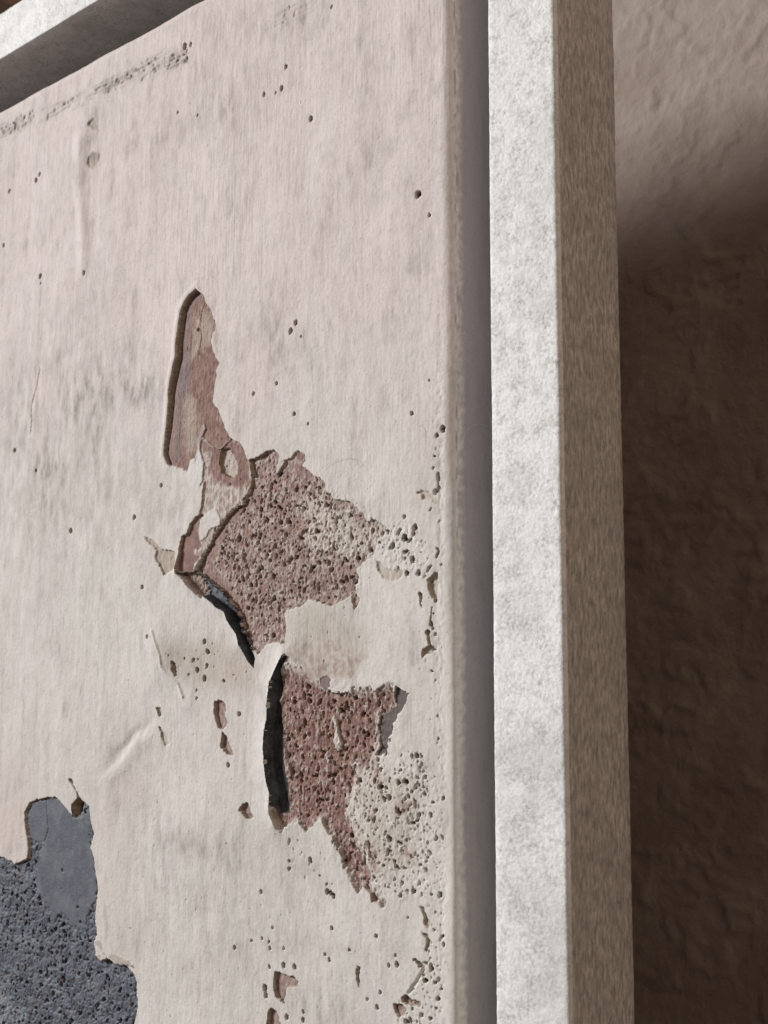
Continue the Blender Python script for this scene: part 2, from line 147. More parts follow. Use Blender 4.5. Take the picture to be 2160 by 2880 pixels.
STAINS = [(-96.02,-32.1,7.0,9.8,0.5),(-84.28,-41.52,5.0,8.1,0.5),(-131.58,-35.31,3.8,6.1,0.7),(-153.1,-30.19,5.1,14.6,0.6),(-26.24,-74.47,4.2,10.0,0.35),(-30.9,-40.99,8.6,13.8,0.25),(-74.87,-40.04,9.8,11.8,0.3),(-150.77,-119.33,21.3,12.4,0.7),(-125.94,-120.54,12.7,7.3,0.7),(-130.11,-109.51,11.1,8.8,0.5),(-172.05,-142.19,16.2,19.4,0.6),(-147.88,-136.32,13.3,33.5,0.45),(-190.38,-130.29,12.7,34.0,0.4),(-166.03,-102.38,16.2,19.4,0.35),(-62.85,-114.39,6.1,8.5,0.55),(-55.63,-120.71,4.5,7.1,0.5),(-76.11,-117.31,6.3,6.3,0.3),(-73.22,-111.51,4.7,6.3,0.3),(-160.14,-167.13,5.8,18.6,0.25),(-116.94,-164.12,10.4,22.2,0.25),(-99.99,-256.93,18.9,5.0,0.45),(-78.5,-257.49,14.8,7.1,0.35),(-109.69,-258.98,9.7,15.5,0.3),(-42.64,-291.88,15.5,5.2,0.45),(-89.58,-287.73,30.1,7.2,0.2),(-84.09,-269.66,23.9,7.2,0.25),(-51.78,-276.89,21.5,4.3,0.25),(-48.13,-260.32,8.1,8.6,0.3),(-81.77,-15.25,13.5,5.4,0.4),(-55.79,-21.51,9.4,7.5,0.45),(-98.55,-206.12,16.1,6.4,0.35),(-131.88,-228.25,10.5,8.4,0.2),(-108.48,-160.36,17.0,10.9,0.3),(-145.49,-106.98,7.7,4.6,0.3)]
WARM = [(-187.96,-258.2,22.5,28.6,0.8),(-134.14,-256.34,9.0,28.6,0.5),(-123.75,-287.39,9.0,13.2,0.4),(-63.34,-162.77,18.0,11.0,0.2),(-120.48,-244.54,7.5,6.6,0.5),(-48.18,-256.75,15.0,6.6,0.2)]
HAIR_GAP = [(2.3,-153.21,-1.39),(2.3,-150.29,-1.93),(2.3,-148.36,-3.25),(2.3,-146.81,-5.63),(2.3,-146.05,-8.3),(2.3,-146.06,-10.72),(2.3,-145.82,-12.91),(2.3,-143.85,-12.94),(2.3,-141.81,-11.33),(2.3,-140.49,-10.39),(2.3,-139.18,-10.41),(2.3,-137.24,-11.25),(2.3,-135.9,-11.41)]
HAIR_FACE = [(-45.25,-154.91),(-42.88,-153.55),(-40.53,-152.49),(-36.65,-151.81),(-32.45,-152.0),(-30.18,-153.56),(-28.3,-155.72),(-26.44,-157.29)]
HAIR_RIM = [(-9.19,-146.61),(-8.16,-147.06),(-7.86,-148.07),(-7.86,-149.84),(-7.87,-151.46),(-7.98,-154.66)]
BEAM = (-0.317, 0.109)

# ------------------------------------------------------------------ noise helpers (numpy)
_RNG = np.random.RandomState(77)
_TAB = _RNG.rand(1 << 16).astype(np.float32)
_GX = np.cos(_TAB * 2 * math.pi).astype(np.float32)
_GY = np.sin(_TAB * 2 * math.pi).astype(np.float32)

def _ix(ix, iy, seed):
    return ((ix + seed * 37) & 255) | (((iy + (ix >> 8) * 11 + seed * 91) & 255) << 8)

def _hash(ix, iy, seed):
    return _TAB[_ix(ix.astype(np.int32), iy.astype(np.int32), seed)]

def _gnoise_grid(xs, ys, seed):
    """the same noise on a rectangular grid, rows first"""
    x0 = np.floor(xs); y0 = np.floor(ys)
    fx = xs - x0; fy = (ys - y0)[:, None]
    ix = x0.astype(np.int32); iy = y0.astype(np.int32)
    cols = np.arange(ix.min(), ix.max() + 2, dtype=np.int32)
    rows = np.arange(iy.min(), iy.max() + 2, dtype=np.int32)
    k = _ix(cols[None, :], rows[:, None], seed)
    gx, gy = _GX[k], _GY[k]
    ux = fx * fx * fx * (fx * (fx * 6 - 15) + 10)
    uy = fy * fy * fy * (fy * (fy * 6 - 15) + 10)
    r = iy - rows[0]; c = ix - cols[0]
    px = gx[r] * (1 - uy) + gx[r + 1] * uy
    qy = gy[r] * (1 - uy) * fy + gy[r + 1] * uy * (fy - 1)
    a = np.take(px, c, 1); a *= fx; a += np.take(qy, c, 1); a *= (1 - ux)
    d = np.take(px, c + 1, 1); d *= (fx - 1); d += np.take(qy, c + 1, 1); d *= ux
    a += d
    a *= np.float32(1.45)
    return a

def gnoise(x, y, seed=0):
    """gradient noise, about -1..1"""
    x = np.asarray(x, np.float32); y = np.asarray(y, np.float32)
    if x.ndim == 2 and x.shape[0] > 9 and (x[0] == x[7]).all() and (y[:, 0] == y[:, 7]).all():
        return _gnoise_grid(x[0], y[:, 0], seed)
    x0 = np.floor(x); y0 = np.floor(y)
    fx = x - x0; fy = y - y0
    ix = x0.astype(np.int32); iy = y0.astype(np.int32)
    ux = fx * fx * fx * (fx * (fx * 6 - 15) + 10)
    uy = fy * fy * fy * (fy * (fy * 6 - 15) + 10)
    def g(i, j):
        k = _ix(ix + i, iy + j, seed)
        return _GX[k] * (fx - i) + _GY[k] * (fy - j)
    a = g(0, 0); a = a + (g(1, 0) - a) * ux
    c = g(0, 1); c = c + (g(1, 1) - c) * ux
    return (a + (c - a) * uy) * np.float32(1.45)

def fbm(x, y, seed=0, octv=4, gain=0.5):
    r = np.zeros(x.shape, np.float32); a = 1.0; s = 0.0
    for k in range(octv):
        r += a * gnoise(x * 2 ** k + 17.3 * k, y * 2 ** k - 9.1 * k, seed + k)
        s += a; a *= gain
    return r / s * 1.4

def smooth(e0, e1, x):
    t = np.clip((x - e0) / (e1 - e0), 0, 1)
    return t * t * (3 - 2 * t)

def pits(x, y, dens, cell, rmin, rmax, seed, ely=1.0):
    """scattered holes: returns 0..1 bowl depth, holes exist where a cell's number is below the density"""
    out = np.zeros(x.shape, np.float32)
    idx = np.nonzero(dens > 0.01)
    if not len(idx[0]):
        return out
    px = x[idx] / cell; py = y[idx] / (cell * ely); dn = dens[idx]
    cx = np.floor(px); cy = np.floor(py)
    r_ = np.zeros(px.shape, np.float32)
    for j in (-1, 0, 1):
        for i in (-1, 0, 1):
            a, b = cx + i, cy + j
            jx = a + 0.15 + 0.7 * _hash(a, b, seed); jy = b + 0.15 + 0.7 * _hash(a, b, seed + 1)
            rr = rmin + (rmax - rmin) * _hash(a, b, seed + 2) ** 1.6
            ex = _hash(a, b, seed + 3) < dn
            an = _hash(a, b, seed + 4) * math.pi
            dx = (px - jx) * cell; dy = (py - jy) * cell * ely
            st = 0.55 * _hash(a, b, seed + 5)
            qx = dx * np.cos(an) + dy * np.sin(an); qy = -dx * np.sin(an) + dy * np.cos(an)
            d2 = (qx * (1 + st)) ** 2 + (qy * (1 - st * 0.7)) ** 2
            v = np.clip(1 - d2 / (rr * rr), 0, 1) * ex * (0.25 + 0.75 * _hash(a, b, seed + 6))
            r_ = np.maximum(r_, v ** np.float32(0.42))
    out[idx] = r_
    return out

def seg_dist(x, y, pts):
    d = np.full(x.shape, 1e9, np.float32)
    for (ax, ay), (bx, by) in zip(pts[:-1], pts[1:]):
        vx, vy = bx - ax, by - ay
        t = np.clip(((x - ax) * vx + (y - ay) * vy) / (vx * vx + vy * vy + 1e-9), 0, 1)
        d = np.minimum(d, (x - ax - t * vx) ** 2 + (y - ay - t * vy) ** 2)
    return np.sqrt(d)

def line_dist(x, y, pts, pad=12.0):
    xs = [p[0] for p in pts]; ys = [p[1] for p in pts]
    out = np.full(x.shape, 99.0, np.float32)
    k = (x > min(xs) - pad) & (x < max(xs) + pad) & (y > min(ys) - pad) & (y < max(ys) + pad)
    out[k] = seg_dist(x[k], y[k], pts)
    return out

def poly_sdf(x, y, pts, pad=6.0):
    """signed distance to a closed outline (mm), negative inside"""
    xs = [p[0] for p in pts]; ys = [p[1] for p in pts]
    out = np.full(x.shape, 99.0, np.float32)
    k = (x > min(xs) - pad) & (x < max(xs) + pad) & (y > min(ys) - pad) & (y < max(ys) + pad)
    if not k.any():
        return out
    qx, qy = x[k], y[k]
    ring = list(pts) + [pts[0]]
    d = seg_dist(qx, qy, ring)
    ins = np.zeros(qx.shape, bool)
    for (ax, ay), (bx, by) in zip(ring[:-1], ring[1:]):
        if ay == by:
            continue
        c = ((ay > qy) != (by > qy)) & (qx < (bx - ax) * (qy - ay) / (by - ay) + ax)
        ins ^= c
    out[k] = np.where(ins, -d, d)
    return out

# ------------------------------------------------------------------ material helpers
def new_mat(name):
    mt = bpy.data.materials.new(name)
    mt.use_nodes = True
    nt = mt.node_tree
    return mt, nt, nt.nodes['Principled BSDF']

def nd(nt, kind, **kw):
    n = nt.nodes.new(kind)
    for k, v in kw.items():
        if k in n.inputs:
            n.inputs[k].default_value = v
        else:
            setattr(n, k, v)
    return n

def lk(nt, a, b):
    nt.links.new(a, b)

def mixc(nt, fac, a, b, mode='MIX'):
    n = nt.nodes.new('ShaderNodeMix')
    n.data_type = 'RGBA'
    n.blend_type = mode
    for i, v in ((0, fac), (6, a), (7, b)):
        if hasattr(v, 'links') or isinstance(v, bpy.types.NodeSocket):
            lk(nt, v, n.inputs[i])
        elif i == 0:
            n.inputs[i].default_value = v
        else:
            n.inputs[i].default_value = (*v, 1) if len(v) == 3 else v
    return n.outputs[2]

def mth(nt, op, a, b=None, clamp=False):
    n = nt.nodes.new('ShaderNodeMath')
    n.operation = op
    n.use_clamp = clamp
    for i, v in ((0, a), (1, b)):
        if v is None:
            continue
        if isinstance(v, bpy.types.NodeSocket):
            lk(nt, v, n.inputs[i])
        else:
            n.inputs[i].default_value = v
    return n.outputs[0]

def noise(nt, co, scale, detail=4.0, rough=0.55, stretch=None):
    if stretch is not None:
        mp = nd(nt, 'ShaderNodeMapping')
        mp.inputs['Scale'].default_value = stretch
        lk(nt, co, mp.inputs['Vector'])
        co = mp.outputs[0]
    n = nd(nt, 'ShaderNodeTexNoise', Scale=scale, Detail=detail, Roughness=rough)
    lk(nt, co, n.inputs['Vector'])
    return n.outputs['Fac']

def ramp(nt, fac, e0, e1):
    n = nt.nodes.new('ShaderNodeMapRange')
    n.clamp = True
    lk(nt, fac, n.inputs[0])
    n.inputs[1].default_value = e0
    n.inputs[2].default_value = e1
    return n.outputs[0]

def bump(nt, h, dist, strength=1.0, prev=None):
    b = nd(nt, 'ShaderNodeBump', Strength=strength, Distance=dist)
    lk(nt, h, b.inputs['Height'])
    if prev is not None:
        lk(nt, prev, b.inputs['Normal'])
    return b.outputs['Normal']

PALE = (0.705, 0.662, 0.632)
COOL = (0.662, 0.655, 0.602)
PINK = (0.716, 0.628, 0.602)
RED = (0.232, 0.135, 0.112)
REDL = (0.395, 0.262, 0.222)
TAN = (0.430, 0.350, 0.275)
MAUVE = (0.195, 0.165, 0.175)
WHITE = (0.720, 0.700, 0.680)
GRIME = (0.235, 0.210, 0.180)
SECT = (0.260, 0.200, 0.135)

def plaster_material(name):
    """pale skim coat; pigment amounts come from the two pigment attributes of the relief"""
    mt, nt, bs = new_mat(name)
    co = nd(nt, 'ShaderNodeTexCoord').outputs['Object']
    a1 = nd(nt, 'ShaderNodeAttribute', attribute_name='pigment')
    a2 = nd(nt, 'ShaderNodeAttribute', attribute_name='deposit')
    s1 = nd(nt, 'ShaderNodeSeparateColor'); lk(nt, a1.outputs['Color'], s1.inputs[0])
    s2 = nd(nt, 'ShaderNodeSeparateColor'); lk(nt, a2.outputs['Color'], s2.inputs[0])
    red, grime, hue = s1.outputs[0], s1.outputs[1], s1.outputs[2]
    mauve, tan, white = s2.outputs[0], s2.outputs[1], s2.outputs[2]
    sect = a1.outputs['Alpha']
    fine = noise(nt, co, 1500, 3, 0.6)
    mid = noise(nt, co, 260, 5, 0.6)
    streak = noise(nt, co, 620, 5, 0.62, (1.0, 1.0, 0.05))
    c = mixc(nt, hue, PINK, COOL)
    c = mixc(nt, ramp(nt, streak, 0.35, 0.75), c, PALE)
    c = mixc(nt, mth(nt, 'MULTIPLY', ramp(nt, streak, 0.46, 0.28), 0.30), c, (0.45, 0.42, 0.385))
    c = mixc(nt, mth(nt, 'MULTIPLY', ramp(nt, mid, 0.48, 0.72), 0.36), c, (0.46, 0.42, 0.385))
    c = mixc(nt, mth(nt, 'MULTIPLY', ramp(nt, fine, 0.56, 0.74), 0.46), c, (0.33, 0.29, 0.255))
    r = mixc(nt, ramp(nt, mid, 0.44, 0.72), RED, REDL)
    r = mixc(nt, mth(nt, 'MULTIPLY', ramp(nt, fine, 0.55, 0.75), 0.5), r, (0.19, 0.098, 0.085))
    c = mixc(nt, tan, c, mixc(nt, ramp(nt, mid, 0.4, 0.65), TAN, (0.50, 0.435, 0.365)))
    c = mixc(nt, red, c, r)
    c = mixc(nt, mauve, c, mixc(nt, ramp(nt, fine, 0.45, 0.7), MAUVE, (0.26, 0.228, 0.235)))
    c = mixc(nt, white, c, WHITE)
    c = mixc(nt, sect, c, mixc(nt, ramp(nt, fine, 0.4, 0.65), SECT, (0.37, 0.31, 0.24)))
    c = mixc(nt, mth(nt, 'MULTIPLY', grime, ramp(nt, noise(nt, co, 480, 6, 0.70, (1, 1, 0.32)), 0.33, 0.66)), c, GRIME)
    c = mixc(nt, a2.outputs['Alpha'], c, mixc(nt, fine, (0.060, 0.036, 0.030), (0.120, 0.075, 0.060)))  # shade of deep pores painted in dark brown
    lk(nt, c, bs.inputs['Base Color'])
    bs.inputs['Roughness'].default_value = 0.80
    bs.inputs['Specular IOR Level'].default_value = 0.14
    n = bump(nt, noise(nt, co, 950, 5, 0.70), 0.00026, 0.50)
    n = bump(nt, streak, 0.00026, 0.22, n)
    lk(nt, n, bs.inputs['Normal'])
    return mt

def slate_material(name, dark, light, weave):
    mt, nt, bs = new_mat(name)
    co = nd(nt, 'ShaderNodeTexCoord').outputs['Object']
    a1 = nd(nt, 'ShaderNodeAttribute', attribute_name='pigment')
    a2 = nd(nt, 'ShaderNodeAttribute', attribute_name='deposit')
    s1 = nd(nt, 'ShaderNodeSeparateColor'); lk(nt, a1.outputs['Color'], s1.inputs[0])
    s2 = nd(nt, 'ShaderNodeSeparateColor'); lk(nt, a2.outputs['Color'], s2.inputs[0])
    mid = noise(nt, co, 300, 5, 0.6)
    fine = noise(nt, co, 1400, 3, 0.6)
    c = mixc(nt, ramp(nt, mid, 0.35, 0.68), dark, light)
    c = mixc(nt, mth(nt, 'MULTIPLY', ramp(nt, fine, 0.52, 0.75), 0.5), c, (0.21, 0.225, 0.25))
    c = mixc(nt, mth(nt, 'MULTIPLY', ramp(nt, noise(nt, co, 500, 3), 0.60, 0.72), 0.45), c, (0.24, 0.16, 0.115))
    c = mixc(nt, mth(nt, 'MULTIPLY', ramp(nt, noise(nt, co, 110, 5, 0.65), 0.50, 0.68), 0.45), c, (0.215, 0.235, 0.255))
    c = mixc(nt, mth(nt, 'MULTIPLY', ramp(nt, noise(nt, co, 75, 5, 0.65), 0.56, 0.74), 0.40), c, (0.105, 0.090, 0.080))
    c = mixc(nt, s2.outputs[2], c, (0.34, 0.38, 0.385))
    c = mixc(nt, s1.outputs[0], c, RED)
    c = mixc(nt, a1.outputs['Alpha'], c, (0.34, 0.28, 0.20))
    c = mixc(nt, a2.outputs['Alpha'], c, (0.030, 0.034, 0.042))  # pore shade painted into the slate as near black
    lk(nt, c, bs.inputs['Base Color'])
    bs.inputs['Roughness'].default_value = 0.6
    bs.inputs['Specular IOR Level'].default_value = 0.22
    n = bump(nt, noise(nt, co, 1100, 4, 0.6), 0.00022, 0.5)
    if weave:
        w = nd(nt, 'ShaderNodeTexWave', Scale=620.0, Distortion=1.2, Detail=2.0)
        w.wave_type = 'BANDS'; w.bands_direction = 'Z'
        lk(nt, co, w.inputs['Vector'])
        n = bump(nt, w.outputs['Fac'], 0.00004, 0.3, n)
    lk(nt, n, bs.inputs['Normal'])
    return mt

def flake_material(name, ca, cb, rough):
    mt, nt, bs = new_mat(name)
    co = nd(nt, 'ShaderNodeTexCoord').outputs['Object']
    fine = noise(nt, co, 800, 4, 0.6)
    c = mixc(nt, ramp(nt, fine, 0.35, 0.7), ca, cb)
    lk(nt, c, bs.inputs['Base Color'])
    bs.inputs['Roughness'].default_value = rough
    bs.inputs['Specular IOR Level'].default_value = 0.15
    lk(nt, bump(nt, noise(nt, co, 1300, 3), 0.0001, 0.4), bs.inputs['Normal'])
    return mt

# ------------------------------------------------------------------ object helpers
def link(o, parent=None):
    COL.objects.link(o)
    if parent is not None:
        o.parent = parent
    return o

def empty(name, loc, label, cat, group=None):
    o = bpy.data.objects.new(name, None)
    o.empty_display_size = 0.02
    o.location = loc
    o['label'] = label
    o['category'] = cat
    if group:
        o['group'] = group
    return link(o)

def grid_mesh(name, co, quads, mats, smooth_shade=True, attrs=None):
    me = bpy.data.meshes.new(name)
    me.vertices.add(len(co))
    me.vertices.foreach_set('co', np.ascontiguousarray(co, np.float32).ravel())
    n = len(quads)
    me.loops.add(n * 4)
    me.loops.foreach_set('vertex_index', np.ascontiguousarray(quads, np.int32).ravel())
    me.polygons.add(n)
    me.polygons.foreach_set('loop_start', np.arange(0, n * 4, 4, dtype=np.int32))
    if smooth_shade:
        me.polygons.foreach_set('use_smooth', np.ones(n, bool))
    for mt in mats:
        me.materials.append(mt)
    for k, v in (attrs or {}).items():
        at = me.attributes.new(k, 'FLOAT_COLOR', 'POINT')
        at.data.foreach_set('color', np.ascontiguousarray(v, np.float32).ravel())
    me.update(calc_edges=True)
    return me

def quad_index(ny, nx):
    i = np.arange(ny * nx, dtype=np.int64).reshape(ny, nx)
    return np.stack([i[:-1, :-1], i[:-1, 1:], i[1:, 1:], i[1:, :-1]], -1)

# ------------------------------------------------------------------ wall behind the picture
WALL_Z = -0.150
def build_wall():
    def axis(lo, a, b, hi, fine, coarse):
        return np.concatenate([np.arange(lo, a, coarse), np.arange(a, b, fine), np.arange(b, hi + coarse, coarse)])
    xs = axis(-1.2, -0.06, 0.30, 1.5, 0.0012, 0.03)
    ys = axis(-1.3, -0.40, 0.16, 1.2, 0.0012, 0.03)
    X, Y = np.meshgrid(xs, ys)
    mx, my = X * 1e3, Y * 1e3
    h = 1.0 * fbm(mx / 60, my / 60, 301, 3) + 0.32 * fbm(mx / 14, my / 14, 311, 4)
    h += 0.5 * smooth(0.15, 0.22, fbm(mx / 26, my / 20, 351, 3)) * smooth(0.75, 0.3, fbm(mx / 26, my / 20, 351, 3))
    rg = 1 - np.abs(gnoise(mx / 17 + 0.6 * gnoise(mx / 9, my / 9, 5), my / 13, 321))
    h += 0.55 * smooth(0.80, 1.0, rg) * smooth(0.0, 0.5, gnoise(mx / 30, my / 30, 331))
    h += 0.24 * fbm(mx / 4, my / 4, 341, 3)
    co = np.stack([X, -(WALL_Z + 0.12 * (X - 0.03) + h * 1e-3), Y], -1).reshape(-1, 3)
    mt, nt, bs = new_mat('rough_wall_plaster')
    c0 = nd(nt, 'ShaderNodeTexCoord').outputs['Object']
    c = mixc(nt, ramp(nt, noise(nt, c0, 30, 5), 0.35, 0.68), (0.268, 0.212, 0.176), (0.345, 0.286, 0.243))
    c = mixc(nt, mth(nt, 'MULTIPLY', ramp(nt, noise(nt, c0, 260, 4), 0.5, 0.75), 0.35), c, (0.27, 0.215, 0.165))
    lk(nt, c, bs.inputs['Base Color'])
    bs.inputs['Roughness'].default_value = 0.8
    bs.inputs['Specular IOR Level'].default_value = 0.2
    lk(nt, bump(nt, noise(nt, c0, 300, 6, 0.70), 0.0011, 0.6), bs.inputs['Normal'])
    o = bpy.data.objects.new('wall', grid_mesh('wall', co, quad_index(*X.shape).reshape(-1, 4), [mt]))
    o['kind'] = 'structure'
    o['label'] = 'rough beige plaster wall behind the framed picture'
    link(o)
build_wall()

# ------------------------------------------------------------------ the painting: relief of layered plaster
FLAT, RAD, SIDE = 0.0025, 0.0040, 0.021          # flat ends here, edge radius, depth of the sides
PW, PH = 0.400, 0.520                             # panel size
ARC = RAD * math.pi / 2

def edge_profile(t, length):
    """arc-length t along the panel (0 at the flat's near end, negative inwards) -> offset, drop, angle"""
    off = np.where(t < 0, t, np.where(t < ARC, RAD * np.sin(np.clip(t, 0, ARC) / RAD), RAD)) - FLAT
    drop = np.where(t < 0, 0, np.where(t < ARC, RAD * (1 - np.cos(np.clip(t, 0, ARC) / RAD)), RAD + t - ARC))
    ang = np.clip(t / RAD, 0, math.pi / 2)
    far = -(length - 2 * FLAT)
    k = t < far                                   # the opposite edge, mirrored
    tt = far - t
    off2 = -length + FLAT - np.where(tt < ARC, RAD * np.sin(np.clip(tt, 0, ARC) / RAD), RAD)
    drop2 = np.where(tt < ARC, RAD * (1 - np.cos(np.clip(tt, 0, ARC) / RAD)), RAD + tt - ARC)
    ang2 = -np.clip(tt / RAD, 0, math.pi / 2)
    return np.where(k, off2, off), np.where(k, drop2, drop), np.where(k, ang2, ang)

def steps(*pairs):
    out = [np.array([pairs[0][0]])]
    for (a, _), (b, s) in zip(pairs[:-1], pairs[1:]):
        n = max(1, int(math.ceil((b - a) / s)))
        out.append(np.linspace(a, b, n + 1)[1:])
    return np.concatenate(out)

tx = steps((-(PW - 2 * FLAT) - ARC - SIDE, 0), (-(PW - 2 * FLAT) - ARC, 0.004), (-(PW - 2 * FLAT), 0.0007),
           (-0.245, 0.0025), (-0.110, 0.00034), (ARC, 0.00021), (ARC + SIDE, 0.0007))
ty = steps((-(PH - 2 * FLAT) - ARC - SIDE, 0), (-(PH - 2 * FLAT) - ARC, 0.004), (-(PH - 2 * FLAT), 0.0007),
           (-0.335, 0.0025), (-0.095, 0.00024), (ARC, 0.00036), (ARC + SIDE, 0.0012))
ox, dxp, axg = edge_profile(tx, PW)
oy, dyp, ayg = edge_profile(ty, PH)
NX, NY = len(tx), len(ty)

X, Y = np.meshgrid(((tx - FLAT) * 1e3).astype(np.float32), ((ty - FLAT) * 1e3).astype(np.float32))   # millimetres along the surface
EDGE = np.broadcast_to(np.maximum(np.abs(axg)[None, :], np.abs(ayg)[:, None]), X.shape).astype(np.float32)
SIDEX = np.broadcast_to((tx > ARC * 0.55)[None, :], X.shape)

# ragged outlines: outlines are looked up through a slightly displaced grid
rag = fbm(X / 1.5, Y / 1.5, 11, 3, 0.6)
rag2 = fbm(X / 1.5, Y / 1.5, 21, 3, 0.6)
QX, QY = X + 0.42 * rag, Y + 0.42 * rag2
wav = fbm(X / 2.6, Y / 2.6, 15, 2); wav2 = fbm(X / 2.6, Y / 2.6, 25, 2)
QX2, QY2 = X + 0.18 * rag, Y + 0.18 * rag2
SD = {}
def sd(name, soft=False):
    if name not in SD:
        if name == 'blade':                       # its left break is smooth, its right edge ragged
            q_ = smooth(1.0, 3.0, line_dist(X, Y, POLY['blade_left']))
            SD[name] = poly_sdf(X + 0.16 * wav + 0.40 * rag * q_, Y + 0.16 * wav2 + 0.40 * rag2 * q_, POLY[name])
        elif name in ('slot_a', 'slot_b', 'slate_hole'):
            SD[name] = poly_sdf(X + 0.16 * wav, Y + 0.16 * wav2, POLY[name])
        else:
            SD[name] = poly_sdf(QX, QY, POLY[name])
    return SD[name]

# base skin: broad trowel waves, vertical brush striation, fine tooth
H = 0.62 * fbm(X / 36, Y / 44, 31, 2) + 0.16 * fbm(X / 9, Y / 16, 41, 3) \
    + 0.018 * fbm(X / 0.9, Y / 14, 51, 3) + 0.036 * fbm(X / 1.1, Y / 1.6, 61, 3)
brush = smooth(-0.25, 0.6, gnoise(X / 60, Y / 80, 71) + 0.004 * (Y + 120))
H += 0.040 * brush * fbm(X / 0.6, Y / 14, 81, 3)

red = np.zeros_like(H); grime = np.zeros_like(H); hue = np.zeros_like(H); sect = np.zeros_like(H)
mauve = np.zeros_like(H); tan = np.zeros_like(H); white = np.zeros_like(H)
label = np.zeros(H.shape, np.int8)          # which part a spot belongs to

hue += np.clip(0.5 + 0.55 * fbm(X / 55, Y / 70, 91, 3) + 0.0075 * (-Y - 160), 0, 1)
for (cx, cy, sx, sy, s) in WARM:
    hue *= 1 - s * np.exp(-((X - cx) / sx) ** 2 - ((Y - cy) / sy) ** 2)
    tan += 0.30 * s * np.exp(-((X - cx) / sx) ** 2 - ((Y - cy) / sy) ** 2)

zg = smooth(4.0, -3.0, poly_sdf(X, Y, POLY['pitzone_g'], 14.0) + 2.0 * fbm(X / 5, Y / 5, 95, 3))
tan += 0.45 * zg
# raised ridges, creases and hairline cracks in the skin
d = line_dist(X, Y, POLY['ridge']); H += 0.42 * np.exp(-(d / 0.55) ** 2)
d = line_dist(X, Y, POLY['vridge']); H += 0.55 * np.exp(-(d / 3.2) ** 2)
(c0x, c0y), (c1x, c1y) = POLY['crease'][0], POLY['crease'][-1]
cl = math.hypot(c1x - c0x, c1y - c0y)
along = ((X - c0x) * (c1x - c0x) + (Y - c0y) * (c1y - c0y)) / cl
ds = ((X - c0x) * -(c1y - c0y) + (Y - c0y) * (c1x - c0x)) / cl              # positive to the lower right of the fold
ds = ds + 1.3 * gnoise(X / 9, Y / 9, 33) + 0.5 * gnoise(X / 3, Y / 3, 35)
ends = smooth(-4.0, 7.0, along) * smooth(cl + 6.0, cl - 8.0, along)
H += ends * (0.40 * np.exp(-((ds - 2.6) / 2.6) ** 2) - 0.45 * np.exp(-((ds + 1.2) / 1.7) ** 2))
d2 = line_dist(X, Y, POLY['ridge'], 25.0); H += 0.6 * np.exp(-(d2 / 6.0) ** 2)
for nm, w, dp in (('vcrack', 0.28, 0.35), ('edge_crack', 0.32, 0.7)):
    d = line_dist(QX, QY, POLY[nm]); H -= dp * np.exp(-(d / w) ** 2)

def lip(name, amp, wid):
    s = sd(name)
    return amp * np.exp(-((s - 0.25) / wid) ** 2) * (s > 0) + amp * np.exp(-(0.25 / wid) ** 2) * (s <= 0) * 0

def carve(name, floor, w=0.26, blend=None):
    """cut the skin down to a floor inside an outline; the broken rim shows its section"""
    global H, sect
    s = sd(name)
    k = smooth(0.0, -w, s)
    if blend is not None:
        k = k * blend
    deep = np.clip((H - floor) / 0.9, 0, 1)
    H = H + (floor - H) * k
    rim = (smooth(0.06, -0.04, s) * smooth(-w - 0.12, -w * 0.6, s)) * deep
    sect = np.maximum(sect, rim * (1 if blend is None else blend))
    return s < -w

n1 = fbm(X / 1.4, Y / 1.9, 101, 3)
n2 = fbm(X / 4.5, Y / 5.5, 111, 3)
n3 = fbm(X / 0.75, Y / 0.8, 121, 2)
lump = np.abs(gnoise(X / 1.7 + 0.35 * rag, Y / 1.9 + 0.35 * rag2, 125)) + 0.5 * np.abs(gnoise(X / 0.62, Y / 0.7, 127))
vstr = fbm(X / 0.7, Y / 7.0, 131, 3)

# swelling of the skin beside the long blade and the grooves
s = sd('blade'); dl = line_dist(X, Y, POLY['blade_left'])
H += 0.24 * np.exp(-((dl - 0.8) / 1.1) ** 2) * (s > 0)
H += 1.25 * np.exp(-line_dist(X, Y, POLY['slot_b_left'], 20.0) / 3.4) * (sd('lower') > 0)
H += 1.25 * np.exp(-line_dist(X, Y, POLY['slot_a'][:12], 20.0) / 3.4) * (sd('upper') > 0)

# plate of thin broken coats between the blade and the crack
ins = carve('plate', -0.42 + 0.16 * n1 + 0.10 * vstr, 0.22)
label[ins] = 2
pr = smooth(0.8, -0.8, sd('plate_red')) * 0.95 + smooth(0.3, -0.3, sd('red_strip'))
red = np.where(ins, np.clip(pr + 0.55 * smooth(-0.2, 0.35, n1 + 0.3 * vstr) * (sd('plate_red') > 0), 0, 1), red)
tan = np.where(ins, np.clip(0.5 + 0.8 * n2, 0, 0.8), tan)
ins = carve('red_strip', -0.72 + 0.05 * n1, 0.18)
label[ins] = 2; red[ins] = 0.95
ins = carve('tan_chip', -0.50 + 0.14 * n1, 0.25)
label[ins] = 7; tan[ins] = 0.9; red = np.where(ins, np.clip(0.25 + 0.5 * n1 - 0.08 * (Y + 185), 0, 0.55), red)

